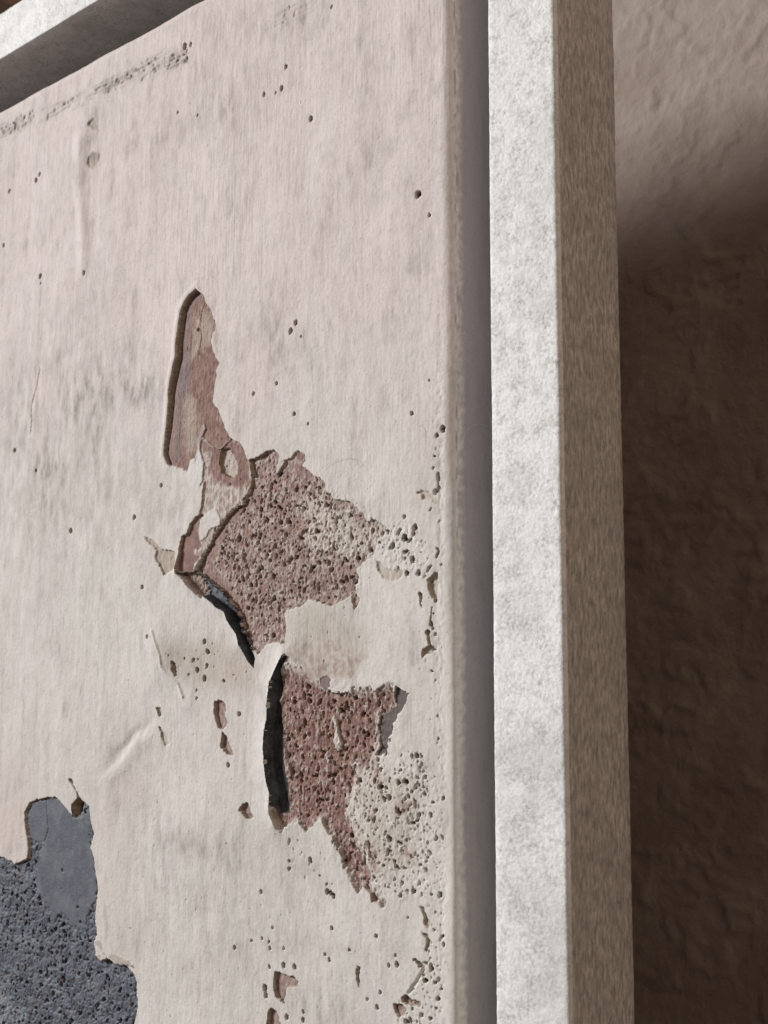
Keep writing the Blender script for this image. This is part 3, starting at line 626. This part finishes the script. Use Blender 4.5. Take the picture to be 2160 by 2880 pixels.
# the tall blade-shaped hollow
fl = -(0.42 + 1.85 * np.exp(-dl / 1.5)) + 0.10 * n1 + 0.08 * vstr + 0.07 * n3
ins = carve('blade', fl, 0.30)
label[ins] = 1
red = np.where(ins, np.clip(0.92 + 0.3 * n1, 0.5, 1), red)
pm = np.maximum(smooth(0.9, -0.9, sd('blade_purple') + 0.4 * n1), smooth(4.2, 1.8, dl + 0.9 * n1 + 0.6 * vstr))
pp = np.maximum(smooth(1.6, -1.4, sd('blade_pale') + 0.9 * n1 + 0.6 * vstr), smooth(1.6, -1.4, sd('blade_pale_low') + 1.0 * vstr + 0.6 * n1))
mauve = np.where(ins, 0.85 * pm * (0.75 + 0.5 * n3), mauve)
red = np.where(ins, red * (1 - 0.62 * pp), red)
tan = np.where(ins, 0.85, tan)
d = line_dist(QX2, QY2, POLY['bladecrack']); H -= 0.3 * np.exp(-(d / 0.16) ** 2)

# upper red mass right of the crack: floor drops along the crack and runs out to the right
dc = line_dist(X, Y, POLY['crack'], 30.0)
fade = smooth(-13.0, -24.0, X + 0.9 * (n2))
fl = -(0.30 + 0.50 * fade + 0.75 * np.exp(-dc / 2.2)) + 0.14 * n1 + 0.06 * n3 + 0.36 * (lump - 0.4)
ins = carve('upper', fl, 0.25)
label[ins] = 3
pale_up = smooth(2.0, -2.0, sd('upper_pale') + 2.2 * n2)
red = np.where(ins, np.clip(0.90 - 0.76 * pale_up * smooth(-0.35, 0.25, n1 + 0.2) - 0.55 * smooth(0.20, 0.70, lump + 0.35 * n2) * smooth(0.5, 5.0, dc + 2.0 * n2), 0.03, 1), red)
tan = np.where(ins, 0.35, tan)

# lower red mass
dsb = line_dist(X, Y, POLY['slot_b_left'], 30.0)
lr = smooth(2.2, -2.2, sd('lower_red') + 2.0 * n2 + 0.7 * n1)
rough_lr = 0.20 * fbm(X / 1.3, Y / 3.2, 141, 3)
fl = -(0.22 + 0.72 * lr + 0.75 * np.exp(-dsb / 3.0)) + (0.30 + 0.7 * lr) * rough_lr + 0.06 * n3 + 0.36 * (lump - 0.4)
nb = smooth(5.0, 0.0, poly_sdf(X, Y, POLY['slab'], 14.0)) * (X > POLY['slab'][-1][0] + 1.0)
kl = np.clip(1.7 * lr, 0, 1) * (1 - nb + nb * smooth(0.0, -6.0, sd('lower')))
ins = carve('lower', fl, 0.26, kl)
label[ins] = 4
red = np.where(ins, np.clip(lr * (1.0 - 0.55 * smooth(0.40, 0.75, lump + 0.3 * n1)) + 0.45 * smooth(0.20, 0.6, n2 + 0.2 * n1 - 0.1), 0, 1), red)
tan = np.where(ins, np.clip((0.36 + 0.40 * n2) * smooth(0.0, -5.0, sd('lower')), 0, 0.7), tan)

# thin pads and slabs left standing inside the red
def stand(name, top, col=None, lab=None, w=0.22, tint=None):
    global H
    s = sd(name)
    k = smooth(w * 0.5, -w * 0.5, s)
    H = H + (top - H) * k
    i_ = s < 0
    if lab is not None:
        label[i_] = lab
    return i_
pd = smooth(1.6, -1.6, sd('pad') + 0.8 * n1)
red = np.maximum(red, 0.55 * pd * smooth(-0.3, 0.4, n1)); tan = np.maximum(tan, 0.6 * pd)
sl = smooth(3.5, -4.0, poly_sdf(X, Y, POLY['slab'], 14.0) + 1.5 * n2) * (label == 0)
tan = np.where(label == 0, np.maximum(tan, 0.38 * sl), tan)
red = np.where(label == 0, np.maximum(red, sl * (0.14 * smooth(0.0, 0.5, n1) + 0.70 * smooth(-197, -211, Y + 4 * n2)) * smooth(-0.5, 0.4, n1)), red)
ins = stand('sliver', -0.12 + 0.05 * n1, lab=9); white[ins] = 0.3
ins = stand('flake_a', -0.10 + 0.05 * n1, lab=9); white[ins] = 0.75
ins = stand('flake_b', -0.16 + 0.07 * n1, lab=9); white[ins] = 0.75
ins = carve('window', -0.95 + 0.18 * n1 + 0.02 * (X + 63), 0.35); tan[ins] = 0.55; red = np.where(ins, 0.08 + 0.2 * (n1 > 0.3), red); label[ins] = 2
ins = stand('grey_flake', -0.70 + 0.03 * n3 + 0.05 * n2, lab=8, w=0.2)
mauve[ins] = 1.0; red[ins] = 0; sect[ins] = 0
ins = stand('cream_chip', -0.22 + 0.16 * n1, lab=9); white[ins] = 0.5; red[ins] = 0.0; tan[ins] = 0.5
ins = stand('round_chip', -0.55 + 0.05 * n1, lab=4); mauve[ins] = 0.6; red[ins] = 0.9
ins = stand('white_streak', -0.35 + 0.25 * n1, lab=4); white = np.where(ins, np.clip(0.35 + 0.7 * n1, 0, 0.9), white); red[ins] = 0.1
d = line_dist(QX, QY, POLY['crack'][:8]); H -= 0.75 * np.exp(-(d / 0.32) ** 2)

# two deep grooves that open down to the dark ground coat
for nm in ('slot_a', 'slot_b'):
    ins = carve(nm, -2.1 + 0.15 * n1, 0.42)
    ins = sd(nm) < -0.05
    label[ins] = 6; red[ins] = 0; white[ins] = 0; sect = np.where(sd(nm) < 0.25, 0.0, sect)
ins = stand('slot_a_ledge', -1.7 + 0.3 * n1 - 0.3 * n3, lab=3, w=0.5); red[ins] = 0.7; sect[ins] = 0.3

# blue-grey ground laid bare at lower left
s = sd('slate')
ins = carve('slate', -0.95 + 0.25 * fbm(X / 6.0, Y / 6.0, 155, 2) + 0.22 * fbm(X / 2.6, Y / 2.6, 151, 3) + 0.12 * fbm(X / 0.9, Y / 0.9, 161, 2), 0.4)
label[ins] = 5; red[ins] = 0; white[ins] = 0; tan[ins] = 0
sm = smooth(0.5, -0.5, sd('slate_smooth') + 0.9 * n1)
H = H + (-0.80 + 0.06 * n2 - H) * sm * (s < -0.2)
label[(sd('slate_smooth') + 0.9 * n1 < 0) & (s < -0.4)] = 10
red = np.where(label == 5, 0.6 * smooth(0.55, 0.9, n1 + 0.5 * n2), red)
white = np.where(label == 5, 0.6 * smooth(1.5, -1.5, sd('slate_pale') + 2.6 * n2) * smooth(-0.3, 0.4, n1), white)
d = line_dist(QX2, QY2, POLY['slate_crack']); H -= 0.28 * np.exp(-(d / 0.22) ** 2)
ins = carve('slate_hole', -3.0, 0.5); label[ins] = 6
ins = carve('slate_tail', -1.1, 0.3)
i_ = sd('slate_lip') < 0; H = np.where(i_, 0.35 + 0.1 * n1, H); sect = np.where(i_, 0.45, sect)

# small chips
for k, nm in enumerate(['chip_a', 'chip_b', 'chip_c', 'chip_d', 'chip_e', 'chip_f', 'chip_g', 'chip_h', 'chip_i', 'chip_j', 'chip_k', 'chip_l', 'chip_m', 'chip_n',
                        'chip_o', 'chip_p', 'chip_q', 'chip_r', 'chip_s', 'chip_t', 'chip_u', 'chip_v', 'chip_w', 'chip_x']):
    redchip = nm in ('chip_a', 'chip_b', 'chip_c', 'chip_d', 'chip_e', 'chip_f', 'chip_g')
    dep = {'chip_a': 1.25, 'chip_b': 1.25, 'chip_d': 0.9, 'chip_j': 0.55, 'chip_l': 0.65, 'chip_h': 0.6, 'chip_t': 0.28, 'chip_u': 0.28}.get(nm, 0.75)
    cx = min(p[0] for p in POLY[nm])
    ins = carve(nm, -dep + 0.10 * n1 + (0.055 * np.clip(X - cx, 0, 6) if dep < 1.2 else 0.0), 0.24)
    if redchip:
        red = np.where(ins, np.clip(0.8 + 0.3 * n1, 0, 1), red); label[ins] = 11
    else:
        tan = np.where(ins, 0.6, tan)

# the painted rim: rough band of drips along the edge, worn groove inside it
rim = smooth(0.0, 0.25, EDGE) * smooth(1.45, 0.75, EDGE)
H += rim * SIDEX * (0.50 * fbm(X / 2.0, Y / 3.0, 171, 3) * smooth(-215, -165, Y) + 0.16 * fbm(X / 0.6, Y / 16, 181, 2) * smooth(-170, -215, Y))
H += 0.07 * smooth(0.5, 1.1, EDGE) * fbm(X / 0.9, Y / 30, 185, 2)
worn = np.exp(-((X + 3.6 + 0.8 * n2) / 1.2) ** 2) * smooth(-105, -150, Y)
H -= 0.16 * worn * smooth(-0.3, 0.5, n1)
bank = np.exp(-((X - 0.2) / 1.5) ** 2) * smooth(-150, -225, Y); H += 0.75 * bank

# pores: the deep ones have their shade painted in as a dark brown tint
H0 = H.copy()
def zone(name, soft): return smooth(soft, -soft, sd(name))
solid = (label == 9) | (label == 8) | (label == 1) | (label == 6) | (label == 10)
ero = np.maximum(0.95 * zone('upper_pits', 2.5) * (label != 0), 0.80 * zone('upper_pits', 2.0) * (label == 0))
ero = np.maximum(ero, 0.93 * zone('lower_pits', 3.0))
ero = np.where(sd('slab') < 0, 0.48, ero)
ero = np.maximum(ero, 0.60 * zone('pitzone_g', 3.0)); ero = np.maximum(ero, 0.66 * zone('pitzone_e', 2.0))
ero = np.maximum(ero, 0.85 * zone('pitzone_lr', 1.0))
ero = np.maximum(ero, (0.62 + 0.20 * smooth(-215, -260, Y)) * np.exp(-((X + 5.5) / 3.6) ** 4) * smooth(-95, -160, Y))
ero = np.maximum(ero, 0.27 + 0.12 * smooth(-190, -270, Y))
ero = np.where(solid | (EDGE > 0.25), 0.0, ero)
ero = np.where(label == 5, 0.86, ero)
ero = np.where((label == 1) & (dl > 3.0), 0.42, ero)
ero = np.where(label == 2, 0.5, ero)
ero = np.clip(ero + 0.10 * n2 * (ero > 0.3), 0, 1)
en = fbm(X / 2.1, Y / 2.6, 601, 3, 0.55) + 0.25 * (1 - lump)
thr = -1.30 + 1.10 * ero
H -= (0.95 + 0.55 * n2) * smooth(thr, thr - 0.20, en) * (ero > 0.02)
en = fbm(X / 0.85, Y / 1.15, 611, 2)
thr = -1.05 + 0.72 * ero
H -= 0.32 * smooth(thr, thr - 0.25, en) * (ero > 0.02)
H += 0.20 * (lump - 0.4) * zone('lower_pits', 5.0) * (red < 0.5) + 0.30 * (lump - 0.4) * zone('upper_pits', 3.0) * (label == 0)
VX = X + 0.22 * rag + 0.16 * n3; VY = Y + 0.22 * rag2 + 0.16 * fbm(X / 0.8, Y / 0.8, 145, 2)
H -= 1.9 * pits(VX, VY, 0.80 * np.clip(ero - 0.42, 0, 1), 1.9, 0.26, 0.80, 401, 1.2)
H -= np.where(label == 10, 1.2 * pits(VX, VY, 0.02 + 0 * X, 1.9, 0.25, 0.6, 421, 1.2), 0)
H += np.where(label == 5, 0.30 * (lump - 0.4), 0)
for (cx, cy, r) in PITS:
    k = (np.abs(X - cx) < 2.5) & (np.abs(Y - cy) < 2.5)
    if k.any():
        q = ((X[k] - cx + 0.2 * rag[k]) / (r * 0.95)) ** 2 + ((Y[k] - cy + 0.2 * rag2[k]) / (r * 1.05)) ** 2
        H[k] -= (1.3 + 2.0 * r) * np.clip(1 - q, 0, 1) ** 0.42
pore_shade = smooth(0.55, 1.25, H0 - H)  # depth mask for the shade painted into deep pores
# crumbs of the pale skin still sticking to the red
crumb = smooth(0.58, 0.68, fbm(X / 1.5, Y / 2.2, 621, 3) + 0.10 * n2) * ((label == 3) | (label == 4)) * (1 - pore_shade)
H += 0.35 * crumb
white = np.maximum(white, 0.75 * crumb)
# sanding scratches below the top edge run along the rail
for nm, w_ in (('topscratch', 1.0), ('topscratch2', 0.6)):
    z_ = zone(nm, 2.0) * w_ * smooth(-1.0, 0.1, fbm(X / 16, Y / 8, 467, 2) + 0.15)
    sc_ = smooth(-0.05, 0.40, fbm(X / 11.0, Y / 0.9, 461, 3) - 0.5 + 0.75 * z_)
    cv_ = smooth(0.30, 0.55, fbm(X / 2.2, Y / 1.6, 465, 3) - 0.45 + 0.6 * z_)
    H -= z_ * (0.22 * sc_ + 0.45 * cv_)
    grime = np.maximum(grime, z_ * (0.30 + 0.75 * sc_ + 0.5 * cv_))
for (cx, cy, sx, sy, s_) in STAINS:
    g = s_ * np.exp(-((X - cx) / sx) ** 2 - ((Y - cy) / sy) ** 2)
    grime = np.maximum(grime, g * smooth(-0.65, 0.55, fbm(X / 3.6, Y / 9.0, 471, 3)) * 1.7)
grime = np.maximum(grime, 0.50 * smooth(0.10, 0.8, fbm(X / 5, Y / 16, 481, 4)) * (label == 0))
for nm in ('chip_t', 'chip_u'):
    grime = np.maximum(grime, 1.0 * smooth(0.9, -0.3, sd(nm) + 0.5 * n1))

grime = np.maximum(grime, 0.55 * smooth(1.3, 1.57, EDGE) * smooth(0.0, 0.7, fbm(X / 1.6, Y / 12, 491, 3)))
side_shade = smooth(0.75, 1.5, EDGE + 0.25 * n1)  # mauve tint paints in the shade of the canvas sides
mauve = np.where(label == 0, np.maximum(mauve, 0.72 * side_shade), mauve); tan = np.where(label == 0, np.maximum(tan, 0.28 * smooth(0.3, 1.0, EDGE + 0.3 * n1)), tan)

# positions
Xm = np.broadcast_to(ox[None, :], H.shape); Ym = np.broadcast_to(oy[:, None], H.shape)
Zm = np.maximum(-(dxp[None, :] + dyp[:, None]), -0.0262)
nxv = np.broadcast_to(np.sin(axg)[None, :], H.shape); nyv = np.broadcast_to(np.sin(ayg)[:, None], H.shape)
nzv = np.cos(axg)[None, :] * np.cos(ayg)[:, None]
ln = np.sqrt(nxv ** 2 + nyv ** 2 + nzv ** 2)
side_damp = 1 - 0.7 * smooth(1.35, 1.57, EDGE)
Hm = H * 1e-3 * side_damp
PX = Xm + nxv / ln * Hm; PY = Ym + nyv / ln * Hm; PZ = Zm + nzv / ln * Hm
COORD = np.stack([PX, -PZ, PY], -1).reshape(-1, 3).astype(np.float32)
PIG = np.stack([red, grime, hue, sect], -1).reshape(-1, 4)
DEP = np.stack([mauve, tan, white, pore_shade], -1).reshape(-1, 4)
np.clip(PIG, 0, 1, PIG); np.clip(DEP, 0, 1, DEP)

Q = quad_index(NY, NX)
L = label[:-1, :-1].copy()
for nm in ('slot_a', 'slot_b', 'slate_hole'):      # broken faces of deep cuts take the dark ground colour as painted-in shade
    g = sd(nm) < 0.03
    g = g[:-1, :-1] | g[1:, :-1] | g[:-1, 1:] | g[1:, 1:]
    L[g & (L != 3) & (L != 2)] = 6
edge_t = EDGE[:-1, :-1]
side_cell = np.maximum(np.maximum(tx, -(PW - 2 * FLAT) - tx)[None, :-1], np.maximum(ty, -(PH - 2 * FLAT) - ty)[:-1, None]) > ARC + 0.0016
L = np.where(side_cell, 20, L)
mat_pale = plaster_material('pale_plaster')
mat_red = plaster_material('terracotta_plaster')
mat_flake = plaster_material('white_flake_plaster')
mat_slate = slate_material('rough_slate_ground', (0.056, 0.065, 0.084), (0.126, 0.143, 0.175), False)
mat_slate_s = slate_material('smooth_slate_ground', (0.083, 0.094, 0.118), (0.114, 0.128, 0.156), True)
mat_groove = slate_material('shaded_blue_black_ground', (0.026, 0.029, 0.036), (0.088, 0.099, 0.120), False)  # dark ground on the groove floor, darkened to paint in shade on its faces
mat_grey = flake_material('mauve_grey_skin', (0.125, 0.100, 0.096), (0.165, 0.136, 0.130), 0.6)

base_z = -PH
painting = empty('painting', Wd(-PW / 2, base_z, -0.02), 'pale plastered painting with chipped terracotta and slate-grey patches, set inside the grey frame', 'painting')
off = np.array(painting.location, np.float32)

def part(name, mask, mat, label_txt=None, min_faces=1):
    q = Q[mask]
    if len(q) < min_faces:
        return None
    ids, inv = np.unique(q.ravel(), return_inverse=True)
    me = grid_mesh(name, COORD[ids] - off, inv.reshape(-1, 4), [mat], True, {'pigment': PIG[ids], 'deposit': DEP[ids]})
    o = bpy.data.objects.new(name, me)
    if label_txt:
        o['label'] = label_txt
    return link(o, painting)

def near(name, pad):
    s = sd(name)[:-1, :-1]
    return s < pad

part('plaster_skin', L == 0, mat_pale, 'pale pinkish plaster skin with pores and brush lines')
part('shade_tinted_side', L == 20, mat_pale, 'sides of the canvas with shade put into their mauve tint')
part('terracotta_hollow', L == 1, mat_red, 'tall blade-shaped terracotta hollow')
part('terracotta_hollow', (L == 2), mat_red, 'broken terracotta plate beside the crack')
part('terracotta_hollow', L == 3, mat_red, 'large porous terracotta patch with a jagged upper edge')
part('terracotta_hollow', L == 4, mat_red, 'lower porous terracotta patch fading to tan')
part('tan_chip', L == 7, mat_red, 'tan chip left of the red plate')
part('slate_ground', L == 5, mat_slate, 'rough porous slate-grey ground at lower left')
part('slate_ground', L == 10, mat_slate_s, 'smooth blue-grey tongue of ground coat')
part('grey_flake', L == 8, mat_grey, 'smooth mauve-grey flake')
for nm, txt in (('slot_a', 'upper dark groove'), ('slot_b', 'lower dark groove'), ('slate_hole', 'black hole above the slate tongue')):
    part('dark_groove', (L == 6) & near(nm, 0.6), mat_groove, txt)
for nm in ('flake_a', 'flake_b', 'sliver', 'cream_chip'):
    part('white_flake', (L == 9) & near(nm, 0.02), mat_flake)
for nm in ('chip_a', 'chip_b', 'chip_c', 'chip_d', 'chip_e', 'chip_f', 'chip_g'):
    part('terracotta_chip', (L == 11) & near(nm, 0.0), mat_red)
print('relief', NX, NY, 'quads', (NX - 1) * (NY - 1))

# ------------------------------------------------------------------ floater frame
ZF, ZB, FW = 0.0055, -0.0222, 0.0188
INX, INY = 0.01585, 0.0157
xi0, xi1 = -PW - INX, INX
yi0, yi1 = -PH - INY, INY

def frame_materials():
    mt, nt, bs = new_mat('silver_leaf_concrete_finish')
    co = nd(nt, 'ShaderNodeTexCoord').outputs['Object']
    sp = noise(nt, co, 1200, 5, 0.70)
    mid = noise(nt, co, 210, 5, 0.65)
    big = noise(nt, co, 42, 5, 0.62)
    c = mixc(nt, ramp(nt, sp, 0.34, 0.60), (0.43, 0.44, 0.42), (0.90, 0.91, 0.895))
    c = mixc(nt, mth(nt, 'MULTIPLY', ramp(nt, mid, 0.38, 0.60), 0.68), c, (0.95, 0.955, 0.945))
    c = mixc(nt, mth(nt, 'MULTIPLY', ramp(nt, big, 0.48, 0.66), 0.42), c, (0.50, 0.51, 0.49))
    scr = noise(nt, co, 300, 4, 0.6, (1.0, 1.0, 0.05))
    c = mixc(nt, mth(nt, 'MULTIPLY', ramp(nt, scr, 0.60, 0.72), 0.35), c, (0.47, 0.46, 0.42))
    lk(nt, c, bs.inputs['Base Color'])
    bs.inputs['Metallic'].default_value = 0.0
    bs.inputs['Specular IOR Level'].default_value = 0.20
    bs.inputs['Roughness'].default_value = 0.55
    n = bump(nt, sp, 0.00040, 0.55)
    n = bump(nt, mid, 0.0006, 0.30, n)
    lk(nt, n, bs.inputs['Normal'])
    m2, nt, bs = new_mat('taupe_brushed_frame_side')
    co = nd(nt, 'ShaderNodeTexCoord').outputs['Object']
    a_ = nd(nt, 'ShaderNodeAttribute', attribute_name='run')
    st = noise(nt, a_.outputs['Color'], 820, 6, 0.74, (1.0, 0.40, 1.0))
    sp = noise(nt, co, 90, 6, 0.68)
    c = mixc(nt, ramp(nt, st, 0.38, 0.62), (0.31, 0.275, 0.240), (0.74, 0.700, 0.645))
    c = mixc(nt, mth(nt, 'MULTIPLY', ramp(nt, sp, 0.42, 0.66), 0.40), c, (0.36, 0.325, 0.285))
    c = mixc(nt, mth(nt, 'MULTIPLY', ramp(nt, noise(nt, co, 60, 5, 0.6), 0.55, 0.75), 0.45), c, (0.62, 0.58, 0.53))
    lk(nt, c, bs.inputs['Base Color'])
    bs.inputs['Roughness'].default_value = 0.6
    lk(nt, bump(nt, st, 0.0003, 0.5), bs.inputs['Normal'])
    return mt, m2
mat_front, mat_side = frame_materials()

frame = empty('floater_frame', Wd((xi0 + xi1) / 2, yi0 - FW, ZB), 'silver-grey speckled floater frame with brown outer sides around the canvas', 'picture frame')
foff = np.array(frame.location, np.float32)

# cross-section: o = distance outwards from the inner edge, z; front first, then the outer side, back and inner side
def rail_profile():
    pts = []
    rb, ri = 0.0011, 0.0004
    for a in np.linspace(180, 90, 4): pts.append((ri + ri * math.cos(math.radians(a)), ZF - ri + ri * math.sin(math.radians(a)), 0))
    for o_ in np.linspace(0.0015, FW - rb - 0.0006, 14): pts.append((o_, ZF, 0))
    for a in np.linspace(90, 0, 7): pts.append((FW - rb + rb * math.cos(math.radians(a)), ZF - rb + rb * math.sin(math.radians(a)), 0))
    for z_ in np.linspace(ZF - 0.0022, ZB + 0.0012, 12): pts.append((FW, z_, 1))
    pts += [(FW - 0.0008, ZB, 1), (-0.0005 + FW * 0.5, ZB, 1), (0.0, ZB, 1)]
    for z_ in np.linspace(ZB + 0.004, ZF - 0.002, 6): pts.append((0.0, z_, 0))
    return pts
PROF = rail_profile()

def rail(side, seg):
    n = len(PROF)
    po = np.array([p[0] for p in PROF]); pz = np.array([p[1] for p in PROF]); pm = np.array([p[2] for p in PROF])
    if side in ('right', 'left'):
        a, b = yi0, yi1
    else:
        a, b = xi0, xi1
    m_ = max(2, int((b - a) / seg))
    t = np.linspace(0, 1, m_ + 1)
    O, T = np.meshgrid(po, t)
    Zp = np.broadcast_to(pz[None, :], O.shape)
    lo = a - O; hi = b + O                      # mitred ends
    R = lo + (hi - lo) * T
    sd_ = {'right': 1, 'left': 2, 'top': 3, 'bottom': 4}[side] * 40
    wob = 0.00012 * fbm((R * 1e3) / 2.1, (O + Zp) * 1e3 / 2.0 + sd_, 501 + sd_, 3) + 0.00010 * fbm((R * 1e3) / 22, (O + Zp) * 1e3 / 9.0, 521 + sd_, 2)
    front = np.broadcast_to((pm == 0)[None, :], O.shape)
    Zp = Zp + wob * (np.broadcast_to(pz[None, :] > ZF - 0.003, O.shape))
    O2 = O + wob * np.broadcast_to(po[None, :] > FW * 0.9, O.shape)
    if side == 'right': x, y = xi1 + O2, R
    elif side == 'left': x, y = xi0 - O2, R
    elif side == 'top': x, y = R, yi1 + O2
    else: x, y = R, yi0 - O2
    co = np.stack([x, -Zp, y], -1).reshape(-1, 3) - foff
    idx = np.arange((m_ + 1) * n).reshape(m_ + 1, n)
    nxt = np.roll(idx, -1, axis=1)
    q = np.stack([idx[:-1], nxt[:-1], nxt[1:], idx[1:]], -1)
    if side in ('right', 'bottom'):
        q = q[..., ::-1]
    run = np.stack([O2 + Zp, R, O2 - Zp, np.ones_like(R)], -1).reshape(-1, 4)
    me = grid_mesh('rail', co, q.reshape(-1, 4), [mat_front, mat_side], True, {'run': run})
    mi = np.broadcast_to(((pm == 1) | (np.roll(pm, -1) == 1))[None, :], (m_, n)).astype(np.int32)
    me.polygons.foreach_set('material_index', np.ascontiguousarray(mi).ravel())
    o = bpy.data.objects.new('rail', me)
    return link(o, frame)
for sname, seg in (('right', 0.0008), ('top', 0.0012), ('left', 0.006), ('bottom', 0.006)):
    rail(sname, seg)

def box_mesh(name, x0, x1, y0, y1, z0, z1, mat, origin, bev=0.0):
    import bmesh
    bm = bmesh.new()
    bmesh.ops.create_cube(bm, size=1.0)
    for v in bm.verts:
        v.co = Vector((x0 + (v.co.x + 0.5) * (x1 - x0), -(z0 + (v.co.y + 0.5) * (z1 - z0)), y0 + (v.co.z + 0.5) * (y1 - y0))) - Vector(origin)
    bmesh.ops.recalc_face_normals(bm, faces=bm.faces)
    if bev:
        bmesh.ops.bevel(bm, geom=list(bm.edges), offset=bev, segments=3, profile=0.5, affect='EDGES')
    me = bpy.data.meshes.new(name)
    bm.to_mesh(me); bm.free()
    me.materials.append(mat)
    return me

# ledge of the frame behind the canvas, closing the gap at its bottom
mt_back, ntb, bsb = new_mat('dark_frame_ledge')
cb = nd(ntb, 'ShaderNodeTexCoord').outputs['Object']
lk(ntb, mixc(ntb, ramp(ntb, noise(ntb, cb, 300, 4), 0.4, 0.65), (0.10, 0.085, 0.075), (0.17, 0.15, 0.135)), bsb.inputs['Base Color'])
bsb.inputs['Roughness'].default_value = 0.7
link(bpy.data.objects.new('back_ledge', box_mesh('back_ledge', xi0 - 0.012, xi1 + 0.012, yi0 - 0.012, yi1 + 0.012, ZB - 0.006, ZB - 0.0004, mt_back, frame.location)), frame)
# wall cleats that hold the frame off the wall
for cx in (-0.33, -0.07):
    link(bpy.data.objects.new('wall_cleat', box_mesh('wall_cleat', cx - 0.02, cx + 0.02, -0.26, -0.22, WALL_Z - 0.002, ZB - 0.0065, mt_back, frame.location)), frame)

# ------------------------------------------------------------------ beam end above the frame at upper left
mt_w, ntw, bsw = new_mat('dark_brown_wood')
cw = nd(ntw, 'ShaderNodeTexCoord').outputs['Object']
lk(ntw, mixc(ntw, ramp(ntw, noise(ntw, cw, 60, 5, 0.6, (0.15, 1, 1)), 0.35, 0.7), (0.20, 0.135, 0.090), (0.30, 0.215, 0.150)), bsw.inputs['Base Color'])
bsw.inputs['Roughness'].default_value = 0.6
lk(ntw, bump(ntw, noise(ntw, cw, 200, 4, 0.6, (0.1, 1, 1)), 0.0004, 0.5), bsw.inputs['Normal'])
bm_loc = Wd(-0.50, BEAM[1], WALL_Z)
beam = bpy.data.objects.new('wooden_beam', box_mesh('wooden_beam', -0.75, BEAM[0], BEAM[1], BEAM[1] + 0.09, WALL_Z - 0.004, -0.02, mt_w, bm_loc, 0.0015))
beam.location = bm_loc
beam['label'] = 'dark brown beam end above the frame in the upper left corner'
beam['category'] = 'beam'
link(beam)

# ------------------------------------------------------------------ stray hairs
def hair(name, pts_mm, radius, label_txt, shade):
    P_ = [Wd(a * 1e-3, b * 1e-3, c * 1e-3) for a, b, c in pts_mm]
    fine = []
    n = len(P_)
    for i in range(n - 1):                       # Catmull-Rom
        p0, p1, p2, p3 = P_[max(i - 1, 0)], P_[i], P_[i + 1], P_[min(i + 2, n - 1)]
        for k in range(8):
            t = k / 8
            fine.append(0.5 * ((2 * p1) + (p2 - p0) * t + (2 * p0 - 5 * p1 + 4 * p2 - p3) * t * t + (3 * p1 - p0 - 3 * p2 + p3) * t ** 3))
    fine.append(P_[-1])
    org = fine[0]
    co, q = [], []
    S_ = 6
    for i, p in enumerate(fine):
        tg = (fine[min(i + 1, len(fine) - 1)] - fine[max(i - 1, 0)]).normalized()
        u = tg.cross(Vector((0.3, 0.5, 0.8))).normalized(); v = tg.cross(u)
        r = radius * (0.35 + 0.65 * math.sin(math.pi * min(1, max(0.08, i / len(fine) + 0.08))))
        for k in range(S_):
            a = 2 * math.pi * k / S_
            co.append(p - org + u * math.cos(a) * r + v * math.sin(a) * r)
    for i in range(len(fine) - 1):
        for k in range(S_):
            q.append((i * S_ + k, i * S_ + (k + 1) % S_, (i + 1) * S_ + (k + 1) % S_, (i + 1) * S_ + k))
    mt, nt, bs = new_mat(name + '_fibre')
    c0 = nd(nt, 'ShaderNodeTexCoord').outputs['Object']
    lk(nt, mixc(nt, noise(nt, c0, 400, 2), tuple(v * 0.8 for v in shade), shade), bs.inputs['Base Color'])
    bs.inputs['Roughness'].default_value = 0.4
    o = bpy.data.objects.new(name, grid_mesh(name, np.array([list(v) for v in co]), np.array(q), [mt]))
    o.location = org
    o['label'] = label_txt
    o['category'] = 'hair'
    o['group'] = 'stray hairs on the picture'
    link(o)
hair('hair', HAIR_GAP, 0.000045, 'curled pale hair on the shaded canvas side beside the frame gap', (0.55, 0.50, 0.45))
hair('hair', [(x, y, 0.35) for x, y in HAIR_FACE], 0.000035, 'thin arched hair lying above the porous terracotta patch', (0.40, 0.34, 0.30))
hair('hair', [(x, y, 0.35) for x, y in HAIR_RIM], 0.000030, 'thin hooked hair lying near the right rim of the plaster', (0.45, 0.39, 0.35))
